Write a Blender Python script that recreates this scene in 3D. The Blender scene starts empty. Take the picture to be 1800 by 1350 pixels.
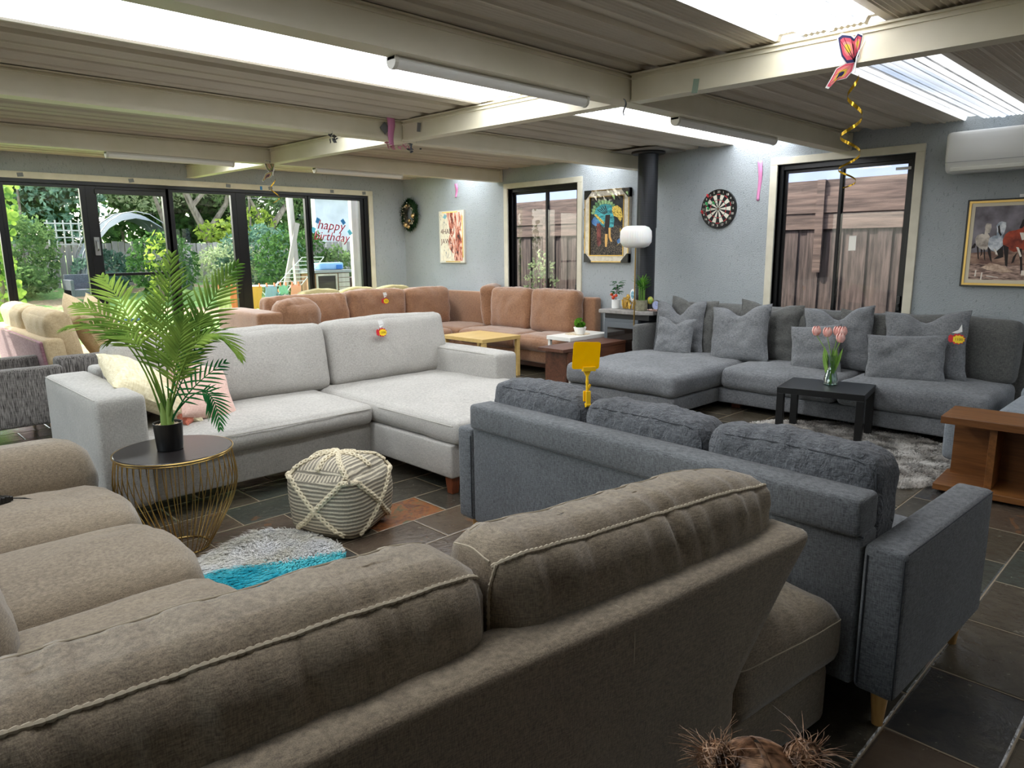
import bpy, bmesh, math, random
from mathutils import Vector, Matrix, noise
from math import pi, sin, cos, radians as rad
random.seed(7)
SC = bpy.context.scene
COL = SC.collection

# ------------------------------------------------------------------ camera
cam_d = bpy.data.cameras.new('camera')
cam = bpy.data.objects.new('camera', cam_d)
COL.objects.link(cam)
RX = Vector((0.715367, -0.698677, -0.009970))
DN = Vector((-0.138075, -0.127358, -0.982199))
FW = Vector((0.684970, 0.704010, -0.187578))
mw = Matrix.Identity(4)
for i in range(3):
    mw[i][0] = RX[i]; mw[i][1] = -DN[i]; mw[i][2] = -FW[i]
mw[0][3], mw[1][3], mw[2][3] = 0.0, 0.0, 1.55
cam.matrix_world = mw
cam_d.sensor_width = 36.0
cam_d.lens = 1245.0 / 1800.0 * 36.0
cam_d.clip_start = 0.02
cam_d.clip_end = 300
SC.camera = cam

# ------------------------------------------------------------------ colour management, world, sun
SC.view_settings.view_transform = 'Standard'
SC.view_settings.look = 'None'
SC.view_settings.gamma = 1.0
SC.view_settings.use_curve_mapping = False
SC.view_settings.exposure = 1.18
SC.cycles.use_denoising = True
SC.cycles.max_bounces = 10
SC.cycles.diffuse_bounces = 6
SC.cycles.transparent_max_bounces = 24
SC.cycles.sample_clamp_indirect = 6.0
SC.cycles.caustics_reflective = False
SC.cycles.caustics_refractive = False

W = bpy.data.worlds.new('sky'); SC.world = W; W.use_nodes = True
wn = W.node_tree.nodes; wl = W.node_tree.links
wn.clear()
w_out = wn.new('ShaderNodeOutputWorld'); w_bg = wn.new('ShaderNodeBackground')
w_sky = wn.new('ShaderNodeTexSky'); w_sky.sky_type = 'NISHITA'
w_sky.sun_disc = False; w_sky.sun_elevation = rad(42); w_sky.sun_rotation = rad(-20)
w_sky.air_density = 1.0; w_sky.dust_density = 2.5; w_sky.ozone_density = 1.0
w_hs = wn.new('ShaderNodeHueSaturation'); w_hs.inputs['Saturation'].default_value = 0.55
wl.new(w_sky.outputs[0], w_hs.inputs['Color']); wl.new(w_hs.outputs[0], w_bg.inputs['Color']); w_bg.inputs['Strength'].default_value = 0.45
wl.new(w_bg.outputs[0], w_out.inputs['Surface'])

sun_d = bpy.data.lights.new('sun', 'SUN'); sun_d.energy = 4.0; sun_d.angle = rad(1.5); sun_d.color = (1.0, 0.93, 0.8)
sun = bpy.data.objects.new('sun', sun_d); COL.objects.link(sun)
sun_dir = Vector((-0.45, 0.75, 0.95)).normalized()          # towards the sun
sun.rotation_euler = sun_dir.to_track_quat('Z', 'Y').to_euler()
SKYLIGHT = 3.0                                              # daylight given off by the translucent roof sheets

# ------------------------------------------------------------------ materials
def new_mat(name):
    m = bpy.data.materials.new(name); m.use_nodes = True
    nt = m.node_tree; b = nt.nodes['Principled BSDF']
    return m, nt, b
def srgb(h):
    if isinstance(h, (tuple, list)): return (h[0], h[1], h[2], 1)
    h = h.lstrip('#'); c = [int(h[i:i+2], 16) / 255 for i in (0, 2, 4)]
    return tuple([x / 12.92 if x <= .04045 else ((x + .055) / 1.055) ** 2.4 for x in c]) + (1,)
def N(nt, t, **kw):
    n = nt.nodes.new(t)
    for k, v in kw.items():
        if k in n.inputs: n.inputs[k].default_value = v
        else: setattr(n, k, v)
    return n
def coords(nt, scale=(1, 1, 1), rot=(0, 0, 0), kind='Object'):
    tc = N(nt, 'ShaderNodeTexCoord'); mp = N(nt, 'ShaderNodeMapping')
    mp.inputs['Scale'].default_value = scale; mp.inputs['Rotation'].default_value = rot
    nt.links.new(tc.outputs[kind], mp.inputs['Vector']); return mp.outputs['Vector']
def noise_n(nt, vec, scale, detail=3, rough=.55, dist=0):
    n = N(nt, 'ShaderNodeTexNoise', Scale=scale, Detail=detail, Roughness=rough, Distortion=dist)
    nt.links.new(vec, n.inputs['Vector']); return n.outputs['Fac']
def ramp(nt, fac, stops):
    r = nt.nodes.new('ShaderNodeValToRGB'); e = r.color_ramp.elements
    while len(e) > 1: e.remove(e[-1])
    e[0].position = stops[0][0]; e[0].color = srgb(stops[0][1])
    for p, c in stops[1:]:
        x = e.new(p); x.color = srgb(c)
    nt.links.new(fac, r.inputs['Fac']); return r.outputs['Color']
def mth(nt, op, a, b=None, c=None):
    n = N(nt, 'ShaderNodeMath', operation=op)
    for i, x in enumerate((a, b, c)):
        if x is None: continue
        if isinstance(x, (int, float)): n.inputs[i].default_value = x
        else: nt.links.new(x, n.inputs[i])
    return n.outputs[0]
def mixc(nt, fac, a, b, mode='MIX'):
    n = N(nt, 'ShaderNodeMix', data_type='RGBA', blend_type=mode)
    for s, x in ((n.inputs[0], fac), (n.inputs[6], a), (n.inputs[7], b)):
        if isinstance(x, (int, float)): s.default_value = x
        elif isinstance(x, (tuple, list, str)): s.default_value = srgb(x)
        else: nt.links.new(x, s)
    return n.outputs[2]
def bump(nt, b, h, strength=.3, dist=.01):
    n = N(nt, 'ShaderNodeBump', Strength=strength, Distance=dist)
    nt.links.new(h, n.inputs['Height']); nt.links.new(n.outputs[0], b.inputs['Normal']); return n

def plain(name, col, rough=.5, metal=0, **kw):
    m, nt, b = new_mat(name)
    b.inputs['Base Color'].default_value = srgb(col); b.inputs['Roughness'].default_value = rough
    b.inputs['Metallic'].default_value = metal
    for k, v in kw.items(): b.inputs[k.replace('_', ' ')].default_value = v
    return m
def speck(name, c1, c2, scale=20, rough=.6, stretch=(1, 1, 1), bmp=0, detail=3, p=(.35, .65), metal=0, **kw):
    m, nt, b = new_mat(name); v = coords(nt, stretch)
    n = noise_n(nt, v, scale, detail)
    nt.links.new(ramp(nt, n, [(p[0], c1), (p[1], c2)]), b.inputs['Base Color'])
    b.inputs['Roughness'].default_value = rough; b.inputs['Metallic'].default_value = metal
    if bmp: bump(nt, b, n, bmp)
    for k, v2 in kw.items(): b.inputs[k.replace('_', ' ')].default_value = v2
    return m
def fabric(name, dark, light, weave=260, blotch=2.5, blotch_amt=.25, bmp=.25, sheen=.15, stretch=1.0, crease=0, vert=0, crs=9):
    """woven cloth: two crossed thread noises, soft blotches and a fine bump"""
    m, nt, b = new_mat(name); v = coords(nt)
    def st(s):
        mp = N(nt, 'ShaderNodeMapping'); mp.inputs['Scale'].default_value = s
        nt.links.new(v, mp.inputs['Vector']); return noise_n(nt, mp.outputs[0], weave, 2, .6)
    k = 0.16 * stretch
    a = st((1, 1, k)); c = st((k, k, 1))
    th = mth(nt, 'ADD', mth(nt, 'MULTIPLY', a, .5 + vert), mth(nt, 'MULTIPLY', c, .5 - vert))
    bl = noise_n(nt, v, blotch, 3, .6)
    f = mth(nt, 'ADD', th, mth(nt, 'MULTIPLY', mth(nt, 'SUBTRACT', bl, .5), blotch_amt))
    nt.links.new(ramp(nt, f, [(.36, dark), (.64, light)]), b.inputs['Base Color'])
    b.inputs['Roughness'].default_value = .9
    b.inputs['Specular IOR Level'].default_value = .15
    b.inputs['Sheen Weight'].default_value = sheen; b.inputs['Sheen Roughness'].default_value = .5
    h = th
    if crease:
        cr = noise_n(nt, v, crs, 4, .62, .8)
        h = mth(nt, 'ADD', mth(nt, 'MULTIPLY', th, .25), mth(nt, 'MULTIPLY', cr, crease))
    bump(nt, b, h, bmp, .01)
    return m
def wood(name, dark, light, axis=0, scale=3.0, rough=.4, bands=9):
    m, nt, b = new_mat(name)
    s = [1, 1, 1]; s[axis] = .09
    v = coords(nt, tuple(s))
    n1 = noise_n(nt, v, scale * 4, 4, .6, 1.2); n2 = noise_n(nt, v, scale * 26, 2, .5)
    f = mth(nt, 'ADD', mth(nt, 'MULTIPLY', n1, .7), mth(nt, 'MULTIPLY', n2, .3))
    nt.links.new(ramp(nt, f, [(.32, dark), (.66, light)]), b.inputs['Base Color'])
    b.inputs['Roughness'].default_value = rough
    bump(nt, b, n2, .08); return m

# ------------------------------------------------------------------ mesh helpers
MLOC = {}
def link_mesh(name, me, mats, parent=None, M=None, smooth=True):
    for m in (mats if isinstance(mats, (list, tuple)) else [mats]): me.materials.append(m)
    if smooth: me.shade_smooth()
    o = bpy.data.objects.new(name, me); COL.objects.link(o)
    if parent is not None: o.parent = parent
    if M is not None: o.matrix_local = M
    MLOC[o.name] = M if M is not None else Matrix.Identity(4)
    return o
def raw(name, vs, fs, mats, parent=None, M=None, smooth=False, mi=None):
    me = bpy.data.meshes.new(name); me.from_pydata([tuple(v) for v in vs], [], fs); me.update()
    if mi: me.polygons.foreach_set('material_index', mi)
    return link_mesh(name, me, mats, parent, M, smooth)
class G:
    """collects shapes of ONE part"""
    def __init__(s): s.v = []; s.f = []; s.mi = []; s.m = 0
    def add(s, vs, fs, M=None):
        o = len(s.v)
        s.v += [(M @ Vector(v)) if M else Vector(v) for v in vs]
        s.f += [tuple(i + o for i in f) for f in fs]; s.mi += [s.m] * len(fs); return s
    def box(s, x0, x1, y0, y1, z0, z1, M=None):
        vs = [(x, y, z) for z in (z0, z1) for y in (y0, y1) for x in (x0, x1)]
        return s.add(vs, [(0, 2, 3, 1), (4, 5, 7, 6), (0, 1, 5, 4), (2, 6, 7, 3), (0, 4, 6, 2), (1, 3, 7, 5)], M)
    def tube(s, pts, r, n=8, cap=True, closed=False):
        pts = [Vector(p) for p in pts]; L = len(pts); vs = []; fs = []
        up = None
        for i, p in enumerate(pts):
            if closed: t = pts[(i + 1) % L] - pts[i - 1]
            else: t = pts[min(i + 1, L - 1)] - pts[max(i - 1, 0)]
            t.normalize()
            if up is None: up = Vector((0, 0, 1)) if abs(t.z) < .9 else Vector((1, 0, 0))
            a = t.cross(up)
            if a.length < 1e-5: a = t.cross(Vector((1, 0, 0)))
            a.normalize(); b = a.cross(t); up = b
            rr = r[i] if isinstance(r, (list, tuple)) else r
            for k in range(n):
                an = 2 * pi * k / n; vs.append(p + (a * cos(an) + b * sin(an)) * rr)
        for i in range(L if closed else L - 1):
            j = (i + 1) % L
            for k in range(n):
                k2 = (k + 1) % n; fs.append((i * n + k, i * n + k2, j * n + k2, j * n + k))
        if cap and not closed:
            fs.append(tuple(range(n - 1, -1, -1))); fs.append(tuple((L - 1) * n + k for k in range(n)))
        return s.add(vs, fs)
    def lathe(s, prof, n=24, M=None, cap=True):
        vs = []; fs = []
        for r, z in prof:
            for k in range(n): a = 2 * pi * k / n; vs.append((r * cos(a), r * sin(a), z))
        for i in range(len(prof) - 1):
            for k in range(n):
                k2 = (k + 1) % n; fs.append((i * n + k, i * n + k2, (i + 1) * n + k2, (i + 1) * n + k))
        if cap:
            fs.append(tuple(range(n - 1, -1, -1))); fs.append(tuple((len(prof) - 1) * n + k for k in range(n)))
        return s.add(vs, fs, M)
    def ball(s, c, r, n=10, sc=(1, 1, 1), wob=0):
        vs = []; fs = []; m = n // 2 + 1
        for i in range(m + 1):
            th = pi * i / m
            for k in range(n):
                ph = 2 * pi * k / n; d = Vector((sin(th) * cos(ph), sin(th) * sin(ph), cos(th)))
                q = 1 + (wob * noise.noise(d * 3 + Vector(c) * 7) if wob else 0)
                vs.append(Vector(c) + Vector((d.x * sc[0], d.y * sc[1], d.z * sc[2])) * r * q)
        for i in range(m):
            for k in range(n):
                k2 = (k + 1) % n; fs.append((i * n + k, (i + 1) * n + k, (i + 1) * n + k2, i * n + k2))
        return s.add(vs, fs)
    def prism(s, pts, z0, z1, M=None):
        n = len(pts); vs = [(x, y, z0) for x, y in pts] + [(x, y, z1) for x, y in pts]
        return s.add(vs, [tuple(range(n - 1, -1, -1)), tuple(range(n, 2 * n))] + [(i, (i + 1) % n, n + (i + 1) % n, n + i) for i in range(n)], M)
    def poly(s, pts):
        return s.add(pts, [tuple(range(len(pts)))])
    def build(s, name, mats, parent=None, M=None, smooth=False, bevel=0, ang=35):
        o = raw(name, s.v, s.f, mats, parent, M, smooth, s.mi)
        if smooth:
            o.data.set_sharp_from_angle(angle=rad(ang))
        if bevel:
            md = o.modifiers.new('bevel', 'BEVEL'); md.width = bevel; md.segments = 2; md.limit_method = 'ANGLE'; md.angle_limit = rad(50)
        return o

def prop(o, label=None, cat=None, group=None, kind=None):
    if label: o['label'] = label
    if cat: o['category'] = cat
    if group: o['group'] = group
    if kind: o['kind'] = kind
    return o
def thing(name, label, cat, loc=(0, 0, 0), rz=0, group=None):
    o = bpy.data.objects.new(name, None); COL.objects.link(o); o.empty_display_size = .1
    o.location = loc; o.rotation_euler = (0, 0, rad(rz)); prop(o, label, cat, group)
    return o
def ML(x, y, z, rx=0, ry=0, rz=0):
    return Matrix.Translation((x, y, z)) @ Matrix.Rotation(rad(rz), 4, 'Z') @ Matrix.Rotation(rad(ry), 4, 'Y') @ Matrix.Rotation(rad(rx), 4, 'X')

def axis_pts(h, r, n):
    a = [-h, -h + r * .12, -h + r * .42, -h + r]
    return a + [-h + r + (2 * h - 2 * r) * i / n for i in range(1, n)] + [h - r, h - r * .42, h - r * .12, h]
def soft(name, mat, parent, b, r=.04, puff=(0, 0, 0), wr=0, wf=6, seed=0, M=None, fn=None, res=.05, ang=(0, 0, 0), maxn=26):
    """one upholstered block: bounds b in the parent's frame, rounded, puffed and wrinkled"""
    x0, x1, y0, y1, z0, z1 = b
    h = Vector(((x1 - x0) / 2, (y1 - y0) / 2, (z1 - z0) / 2)); r = min(r, h.x * .98, h.y * .98, h.z * .98)
    ax = [axis_pts(h[i], r, max(2, min(maxn, int(2 * h[i] / res)))) for i in range(3)]
    n = [len(a) - 1 for a in ax]; idx = {}; vs = []; fs = []
    def vid(i, j, k):
        if (i, j, k) not in idx:
            p = Vector((ax[0][i], ax[1][j], ax[2][k]))
            c = Vector([max(-(h[q] - r), min(h[q] - r, p[q])) for q in range(3)])
            d = p - c; nn = d.normalized() if d.length > 0 else d
            q = c + nn * r
            u = [p[t] / h[t] for t in range(3)]
            for t in range(3):
                if puff[t]:
                    a_, b_ = u[(t + 1) % 3], u[(t + 2) % 3]
                    q[t] += puff[t] * (1 - a_ * a_) * (1 - b_ * b_) * (u[t])
            if wr:
                s = Vector((seed * 3.7, seed * 1.3, seed * 5.1))
                q += nn * wr * (noise.noise(q * wf + s) + .5 * noise.noise(q * wf * 2.3 + s))
            if fn: q = fn(q, u)
            idx[(i, j, k)] = len(vs); vs.append(q)
        return idx[(i, j, k)]
    for k in (0, n[2]):
        for i in range(n[0]):
            for j in range(n[1]):
                f = [vid(i, j, k), vid(i + 1, j, k), vid(i + 1, j + 1, k), vid(i, j + 1, k)]
                fs.append(f if k else f[::-1])
    for j in (0, n[1]):
        for i in range(n[0]):
            for k in range(n[2]):
                f = [vid(i, j, k), vid(i + 1, j, k), vid(i + 1, j, k + 1), vid(i, j, k + 1)]
                fs.append(f[::-1] if j else f)
    for i in (0, n[0]):
        for j in range(n[1]):
            for k in range(n[2]):
                f = [vid(i, j, k), vid(i, j + 1, k), vid(i, j + 1, k + 1), vid(i, j, k + 1)]
                fs.append(f if i else f[::-1])
    MM = ML((x0 + x1) / 2, (y0 + y1) / 2, (z0 + z1) / 2, *ang)
    if M is not None: MM = M @ MM
    return raw(name, vs, fs, mat, parent, MM, True)
def seam(parent, name, mat, pts, r=.004, n=5, wob=0):
    g = G()
    P = [Vector(p) for p in pts]; Q = []
    for a, b in zip(P, P[1:]):
        k = max(1, int((b - a).length / .04))
        Q += [a + (b - a) * i / k for i in range(k)]
    Q.append(P[-1])
    if wob: Q = [q + Vector((noise.noise(q * 9), noise.noise(q * 9 + Vector((5, 0, 0))), noise.noise(q * 9 + Vector((0, 5, 0))))) * wob for q in Q]
    g.tube(Q, r, n); return g.build(name, mat, parent, smooth=True)
from mathutils.bvhtree import BVHTree
def surf_seam(parent, name, mat, obj, pts, r=.003, n=5, lift=.4, ray=None, cord=False):
    """a seam that follows the surface of an upholstered part (points in the parent's frame)"""
    Mx = MLOC[obj.name]; vs = [Mx @ v.co for v in obj.data.vertices]
    bv = BVHTree.FromPolygons(vs, [tuple(p.vertices) for p in obj.data.polygons])
    P = [Vector(p) for p in pts]; Q = []
    for a, b in zip(P, P[1:]):
        k = max(1, int((b - a).length / (.005 if cord else .02))); Q += [a + (b - a) * i / k for i in range(k)]
    Q.append(P[-1]); R = []
    for q in Q:
        h = None
        if ray:
            d = Vector(ray).normalized(); h, nn, _, _ = bv.ray_cast(q - d * .25, d, .5)
        if h is None: h, nn, _, _ = bv.find_nearest(q)
        if h is not None: R.append(h + nn * r * lift)
    for _ in range(8 if cord else 2): R = [R[0]] + [(R[i - 1] + R[i] * 2 + R[i + 1]) / 4 for i in range(1, len(R) - 1)] + [R[-1]]
    if cord: r = [r * (1 + .3 * sin(i * 2.1)) for i in range(len(R))]
    g = G(); g.tube(R, r, n); return g.build(name, mat, parent, smooth=True)
def pillow(name, mat, parent, w, h, t, M, chop=0, seed=0, wr=.006, wf=7, flat=4, n=22, pinch=.07, sag=0):
    """scatter cushion: two puffed faces meeting in a seam, pointed corners; local x width, z height, y thickness"""
    vs = []; fs = []; s = Vector((seed * 2.1, seed * 7.7, seed * .9))
    for sd in (1, -1):
        o = len(vs)
        for j in range(n + 1):
            for i in range(n + 1):
                u = -1 + 2 * i / n; v = -1 + 2 * j / n
                u_ = math.copysign(abs(u) ** .8, u); v_ = math.copysign(abs(v) ** .8, v)
                x = u_ * w / 2 * (1 - pinch * (1 - v_ * v_)); z = v_ * h / 2 * (1 - pinch * (1 - u_ * u_))
                y = sd * t / 2 * ((1 - abs(u_) ** flat) * (1 - abs(v_) ** flat)) ** .55
                if chop and v_ > -.2:
                    q = math.exp(-(u_ / .33) ** 2) * (v_ + .2) / 1.2
                    z -= chop * h * q; y *= 1 - .35 * q
                if sag: x *= 1 + sag * (-v_)
                edge = 1 - max(abs(u_), abs(v_)) ** 8
                p = Vector((x, y, z))
                cr = noise.noise(Vector((x * wf, z * wf * 1.6, sd * 3)) + s) + .5 * noise.noise(Vector((x * wf * 2.7, z * wf * 2.7, sd * 5)) + s)
                p.y += sd * wr * cr * edge
                p += Vector((1, 0, 0)) * .012 * noise.noise(Vector((z * 9, sd, 0)) + s) * (abs(u_) > .7)
                vs.append(p)
        for j in range(n):
            for i in range(n):
                a = o + j * (n + 1) + i; f = (a, a + 1, a + n + 2, a + n + 1)
                fs.append(f if sd < 0 else f[::-1])
    me = bpy.data.meshes.new(name); me.from_pydata([tuple(v) for v in vs], [], fs)
    bm = bmesh.new(); bm.from_mesh(me); bmesh.ops.remove_doubles(bm, verts=bm.verts, dist=.0008); bm.to_mesh(me); bm.free()
    return link_mesh(name, me, mat, parent, M)
def txt(body, size, ext=.001, shear=0, align='CENTER'):
    """a word as mesh data in the XY plane"""
    c = bpy.data.curves.new('writing', 'FONT'); c.body = body; c.size = size; c.extrude = ext; c.shear = shear
    c.align_x = align; c.align_y = 'CENTER'; c.resolution_u = 2
    o = bpy.data.objects.new('writing', c); COL.objects.link(o)
    dg = bpy.context.evaluated_depsgraph_get(); me = bpy.data.meshes.new_from_object(o.evaluated_get(dg))
    bpy.data.objects.remove(o); bpy.data.curves.remove(c); return me
def text_part(name, body, size, mat, parent, M, **kw):
    me = txt(body, size, **kw); me.materials.clear(); return link_mesh(name, me, mat, parent, M, False)
STAND = ML(0, 0, 0, rx=90)                 # turns XY artwork upright (x right, z up, facing -y)

# shared materials
M_beam = speck('beam_paint', '#d9d2bb', '#e3dcc8', 3, .45, bmp=.02)
M_trim = speck('trim_paint', '#cdc7b4', '#d8d2c0', 6, .5, bmp=.05)
M_blackframe = plain('black_aluminium', '#101012', .3, .3)
M_white = plain('white_plastic', '#e6e6e4', .3)
M_black = plain('black_satin', '#0b0b0c', .35)
M_gold = plain('brass', '#b99b5e', .28, 1.0)
M_steel = plain('steel', '#9a9a98', .3, 1.0)
def glass_mat(name, tint=(1, 1, 1, 1), refl=1.0):
    m = bpy.data.materials.new(name); m.use_nodes = True; nt = m.node_tree; nt.nodes.clear()
    o = N(nt, 'ShaderNodeOutputMaterial'); t = N(nt, 'ShaderNodeBsdfTransparent', Color=tint)
    g = N(nt, 'ShaderNodeBsdfGlossy', Roughness=0.0); f = N(nt, 'ShaderNodeFresnel', IOR=1.5)
    x = N(nt, 'ShaderNodeMixShader'); ge = N(nt, 'ShaderNodeNewGeometry')
    k = mth(nt, 'MULTIPLY', mth(nt, 'MULTIPLY', f.outputs[0], refl), mth(nt, 'SUBTRACT', 1.0, ge.outputs['Backfacing']))
    nt.links.new(k, x.inputs[0]); nt.links.new(t.outputs[0], x.inputs[1]); nt.links.new(g.outputs[0], x.inputs[2])
    nt.links.new(x.outputs[0], o.inputs['Surface']); return m
M_glass = glass_mat('window_glass', (.93, .96, .95, 1), 1.2)
# ================================================================== THE ROOM
XW = 7.2; YW = 9.94; X0 = -3.2; Y0 = -3.2          # inner faces of the four walls
def zc(y): return 2.572 + .0124 * (y - 1.0)        # underside of the roof sheets

# floor: slate tiles in running bond
def slate():
    m, nt, b = new_mat('slate_tiles'); L = nt.links
    tc = N(nt, 'ShaderNodeTexCoord'); sp = N(nt, 'ShaderNodeSeparateXYZ'); L.new(tc.outputs['Object'], sp.inputs[0])
    v = mth(nt, 'DIVIDE', mth(nt, 'SUBTRACT', sp.outputs['Y'], .0), .3205)
    row = mth(nt, 'FLOOR', v); fv = mth(nt, 'FRACT', v)
    u = mth(nt, 'ADD', mth(nt, 'DIVIDE', mth(nt, 'SUBTRACT', sp.outputs['X'], .0), .485), mth(nt, 'MULTIPLY', row, .5))
    u = mth(nt, 'ADD', u, .745)
    cl = mth(nt, 'FLOOR', u); fu = mth(nt, 'FRACT', u)
    cb = N(nt, 'ShaderNodeCombineXYZ'); L.new(cl, cb.inputs[0]); L.new(row, cb.inputs[1])
    wnz = N(nt, 'ShaderNodeTexWhiteNoise', noise_dimensions='3D'); L.new(cb.outputs[0], wnz.inputs['Vector'])
    rnd = wnz.outputs['Value']
    du = mth(nt, 'MULTIPLY', mth(nt, 'MINIMUM', fu, mth(nt, 'SUBTRACT', 1.0, fu)), .485)
    dv = mth(nt, 'MULTIPLY', mth(nt, 'MINIMUM', fv, mth(nt, 'SUBTRACT', 1.0, fv)), .3205)
    d = mth(nt, 'MINIMUM', du, dv)
    off = N(nt, 'ShaderNodeVectorMath', operation='MULTIPLY_ADD')
    L.new(cb.outputs[0], off.inputs[0]); off.inputs[1].default_value = (3.3, 5.7, 0); L.new(tc.outputs['Object'], off.inputs[2])
    n1 = noise_n(nt, off.outputs[0], 4.5, 6, .62, .6); n2 = noise_n(nt, off.outputs[0], 22, 5, .65)
    n3 = noise_n(nt, off.outputs[0], 9, 4, .6, 1.5)
    base = ramp(nt, rnd, [(0, '#35322c'), (.18, '#484136'), (.34, '#2f3136'), (.48, '#4d4538'), (.6, '#3c433e'), (.72, '#4f4035'), (.84, '#57483a'), (.96, '#80522e')])
    base.node.color_ramp.interpolation = 'CONSTANT'
    c = mixc(nt, mth(nt, 'MULTIPLY', n1, .62), base, mixc(nt, n3, '#26262a', '#77705f'), 'MIX')
    one = mth(nt, 'MULTIPLY', mth(nt, 'COMPARE', cl, 10.0, .1), mth(nt, 'COMPARE', row, 10.0, .1))
    c = mixc(nt, mth(nt, 'MULTIPLY', one, .75), c, ramp(nt, n3, [(.34, '#5f6045'), (.48, '#985a2e'), (.62, '#6b4430')]))
    rust = mth(nt, 'MULTIPLY', mth(nt, 'GREATER_THAN', n1, .62), mth(nt, 'GREATER_THAN', rnd, .62))
    c = mixc(nt, mth(nt, 'MULTIPLY', rust, .4), c, '#80532f')
    vein = mth(nt, 'GREATER_THAN', n2, .66)
    c = mixc(nt, mth(nt, 'MULTIPLY', vein, .3), c, '#9b9788')
    gr = mth(nt, 'LESS_THAN', d, mth(nt, 'ADD', .0018, mth(nt, 'MULTIPLY', n2, .003)))
    c = mixc(nt, gr, c, '#8d7f68')
    L.new(c, b.inputs['Base Color'])
    rr = mth(nt, 'ADD', .06, mth(nt, 'MULTIPLY', n3, .26)); rr = mth(nt, 'ADD', rr, mth(nt, 'MULTIPLY', gr, .4))
    L.new(rr, b.inputs['Roughness'])
    edge = mth(nt, 'MINIMUM', mth(nt, 'MULTIPLY', d, 60), .6)
    h = mth(nt, 'ADD', mth(nt, 'MULTIPLY', n1, 1.2), mth(nt, 'ADD', mth(nt, 'MULTIPLY', n2, .35), edge))
    bump(nt, b, h, .65, .012); return m
g = G(); g.box(X0 - .15, XW + .15, Y0 - .15, YW + .15, -.12, 0)
prop(g.build('floor', slate()), kind='structure')

def wall_mat():
    m, nt, b = new_mat('textured_wall_paint'); v = coords(nt)
    n1 = noise_n(nt, v, 75, 4, .65); n2 = noise_n(nt, v, 1.2, 3, .5); n3 = noise_n(nt, v, 160, 2, .5)
    c = ramp(nt, n2, [(.3, '#a4abaf'), (.7, '#b3b9bd')])
    mp = N(nt, 'ShaderNodeMapping'); mp.inputs['Scale'].default_value = (1, 1, .35); nt.links.new(v, mp.inputs[0])
    sp = noise_n(nt, mp.outputs[0], 60, 2, .5)
    c = mixc(nt, mth(nt, 'MULTIPLY', mth(nt, 'LESS_THAN', sp, .35), .4), c, '#76807f')
    nt.links.new(c, b.inputs['Base Color']); b.inputs['Roughness'].default_value = .75
    bump(nt, b, mth(nt, 'ADD', n1, mth(nt, 'MULTIPLY', n3, .4)), .85, .014); return m
M_wall = wall_mat()
def wall_with_holes(name, axis, pos, thick, a0, a1, z0, z1, holes, mat):
    """axis 'x': plane X=pos spanning Y a0..a1; holes = (a0,a1,z0,z1)"""
    g = G(); As = sorted({a0, a1} | {h[0] for h in holes} | {h[1] for h in holes})
    Zs = sorted({z0, z1} | {h[2] for h in holes} | {h[3] for h in holes})
    for p, q in zip(As, As[1:]):
        for s, t in zip(Zs, Zs[1:]):
            c, d = (p + q) / 2, (s + t) / 2
            if any(h[0] < c < h[1] and h[2] < d < h[3] for h in holes): continue
            if axis == 'x': g.box(pos, pos + thick, p, q, s, t)
            else: g.box(p, q, pos, pos + thick, s, t)
    return prop(g.build(name, mat), kind='structure')
WIN2 = (6.14, 7.44, .12, 2.38); WIN3 = (2.19, 3.47, .12, 2.36); WIN4 = (-1.2, .62, .05, 2.25)
wall_with_holes('wall_back', 'x', XW, .14, Y0, YW + .14, 0, 2.8, [WIN2, WIN3, WIN4], M_wall)
wall_with_holes('wall_garden', 'y', YW, .14, X0, XW, 0, 2.8, [(.02, 6.5, .02, 2.40)], M_wall)
wall_with_holes('wall_left', 'x', X0 - .14, .14, Y0, YW + .14, 0, 2.8, [(.6, 7.2, .25, 2.35)], M_wall)
g = G(); g.box(X0 - .14, XW + .14, Y0 - .14, Y0, 0, 2.8); prop(g.build('wall_near', M_wall), kind='structure')

# roof sheets: ribbed profile running along X, with translucent strips
def profile(y):
    t = (y % .43) / .43
    if t < .24: return .030                                # raised pan: reads as the dark band
    if t < .26: return .030 * (1 - (t - .24) / .02)
    if t > .98: return .030 * (t - .98) / .02
    if .60 < t < .66: return -.006
    return .0042 + .0042 * cos(2 * pi * y / .029)
SKY = [(3.30, 4.12, -.8, 3.70), (3.30, 3.98, 3.74, XW), (1.36, 1.84, -1.2, 3.70), (1.36, 1.84, 3.74, XW), (5.42, 6.05, 0, XW), (7.86, 8.6, 0, XW), (-1.4, -.9, 3.0, XW)]  # last strip is unseen, added to light the beam fronts from behind
def sheet(name, y0, y1, x0, x1, mat, kind='structure', mats=None):
    ys = []; y = y0
    while y < y1: ys.append(y); y += .00725
    ys.append(y1)
    vs = []; fs = []
    for i, y in enumerate(ys):
        z = zc(y) + profile(y); vs += [(x0, y, z), (x1, y, z)]
        if i: k = 2 * i; fs.append((k - 2, k, k + 1, k - 1))
    return prop(raw(name, vs, fs, mat), kind=kind)
M_roof = speck('roof_sheet_paint', '#c4bbab', '#cdc4b4', 2, .45, bmp=0)
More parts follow.
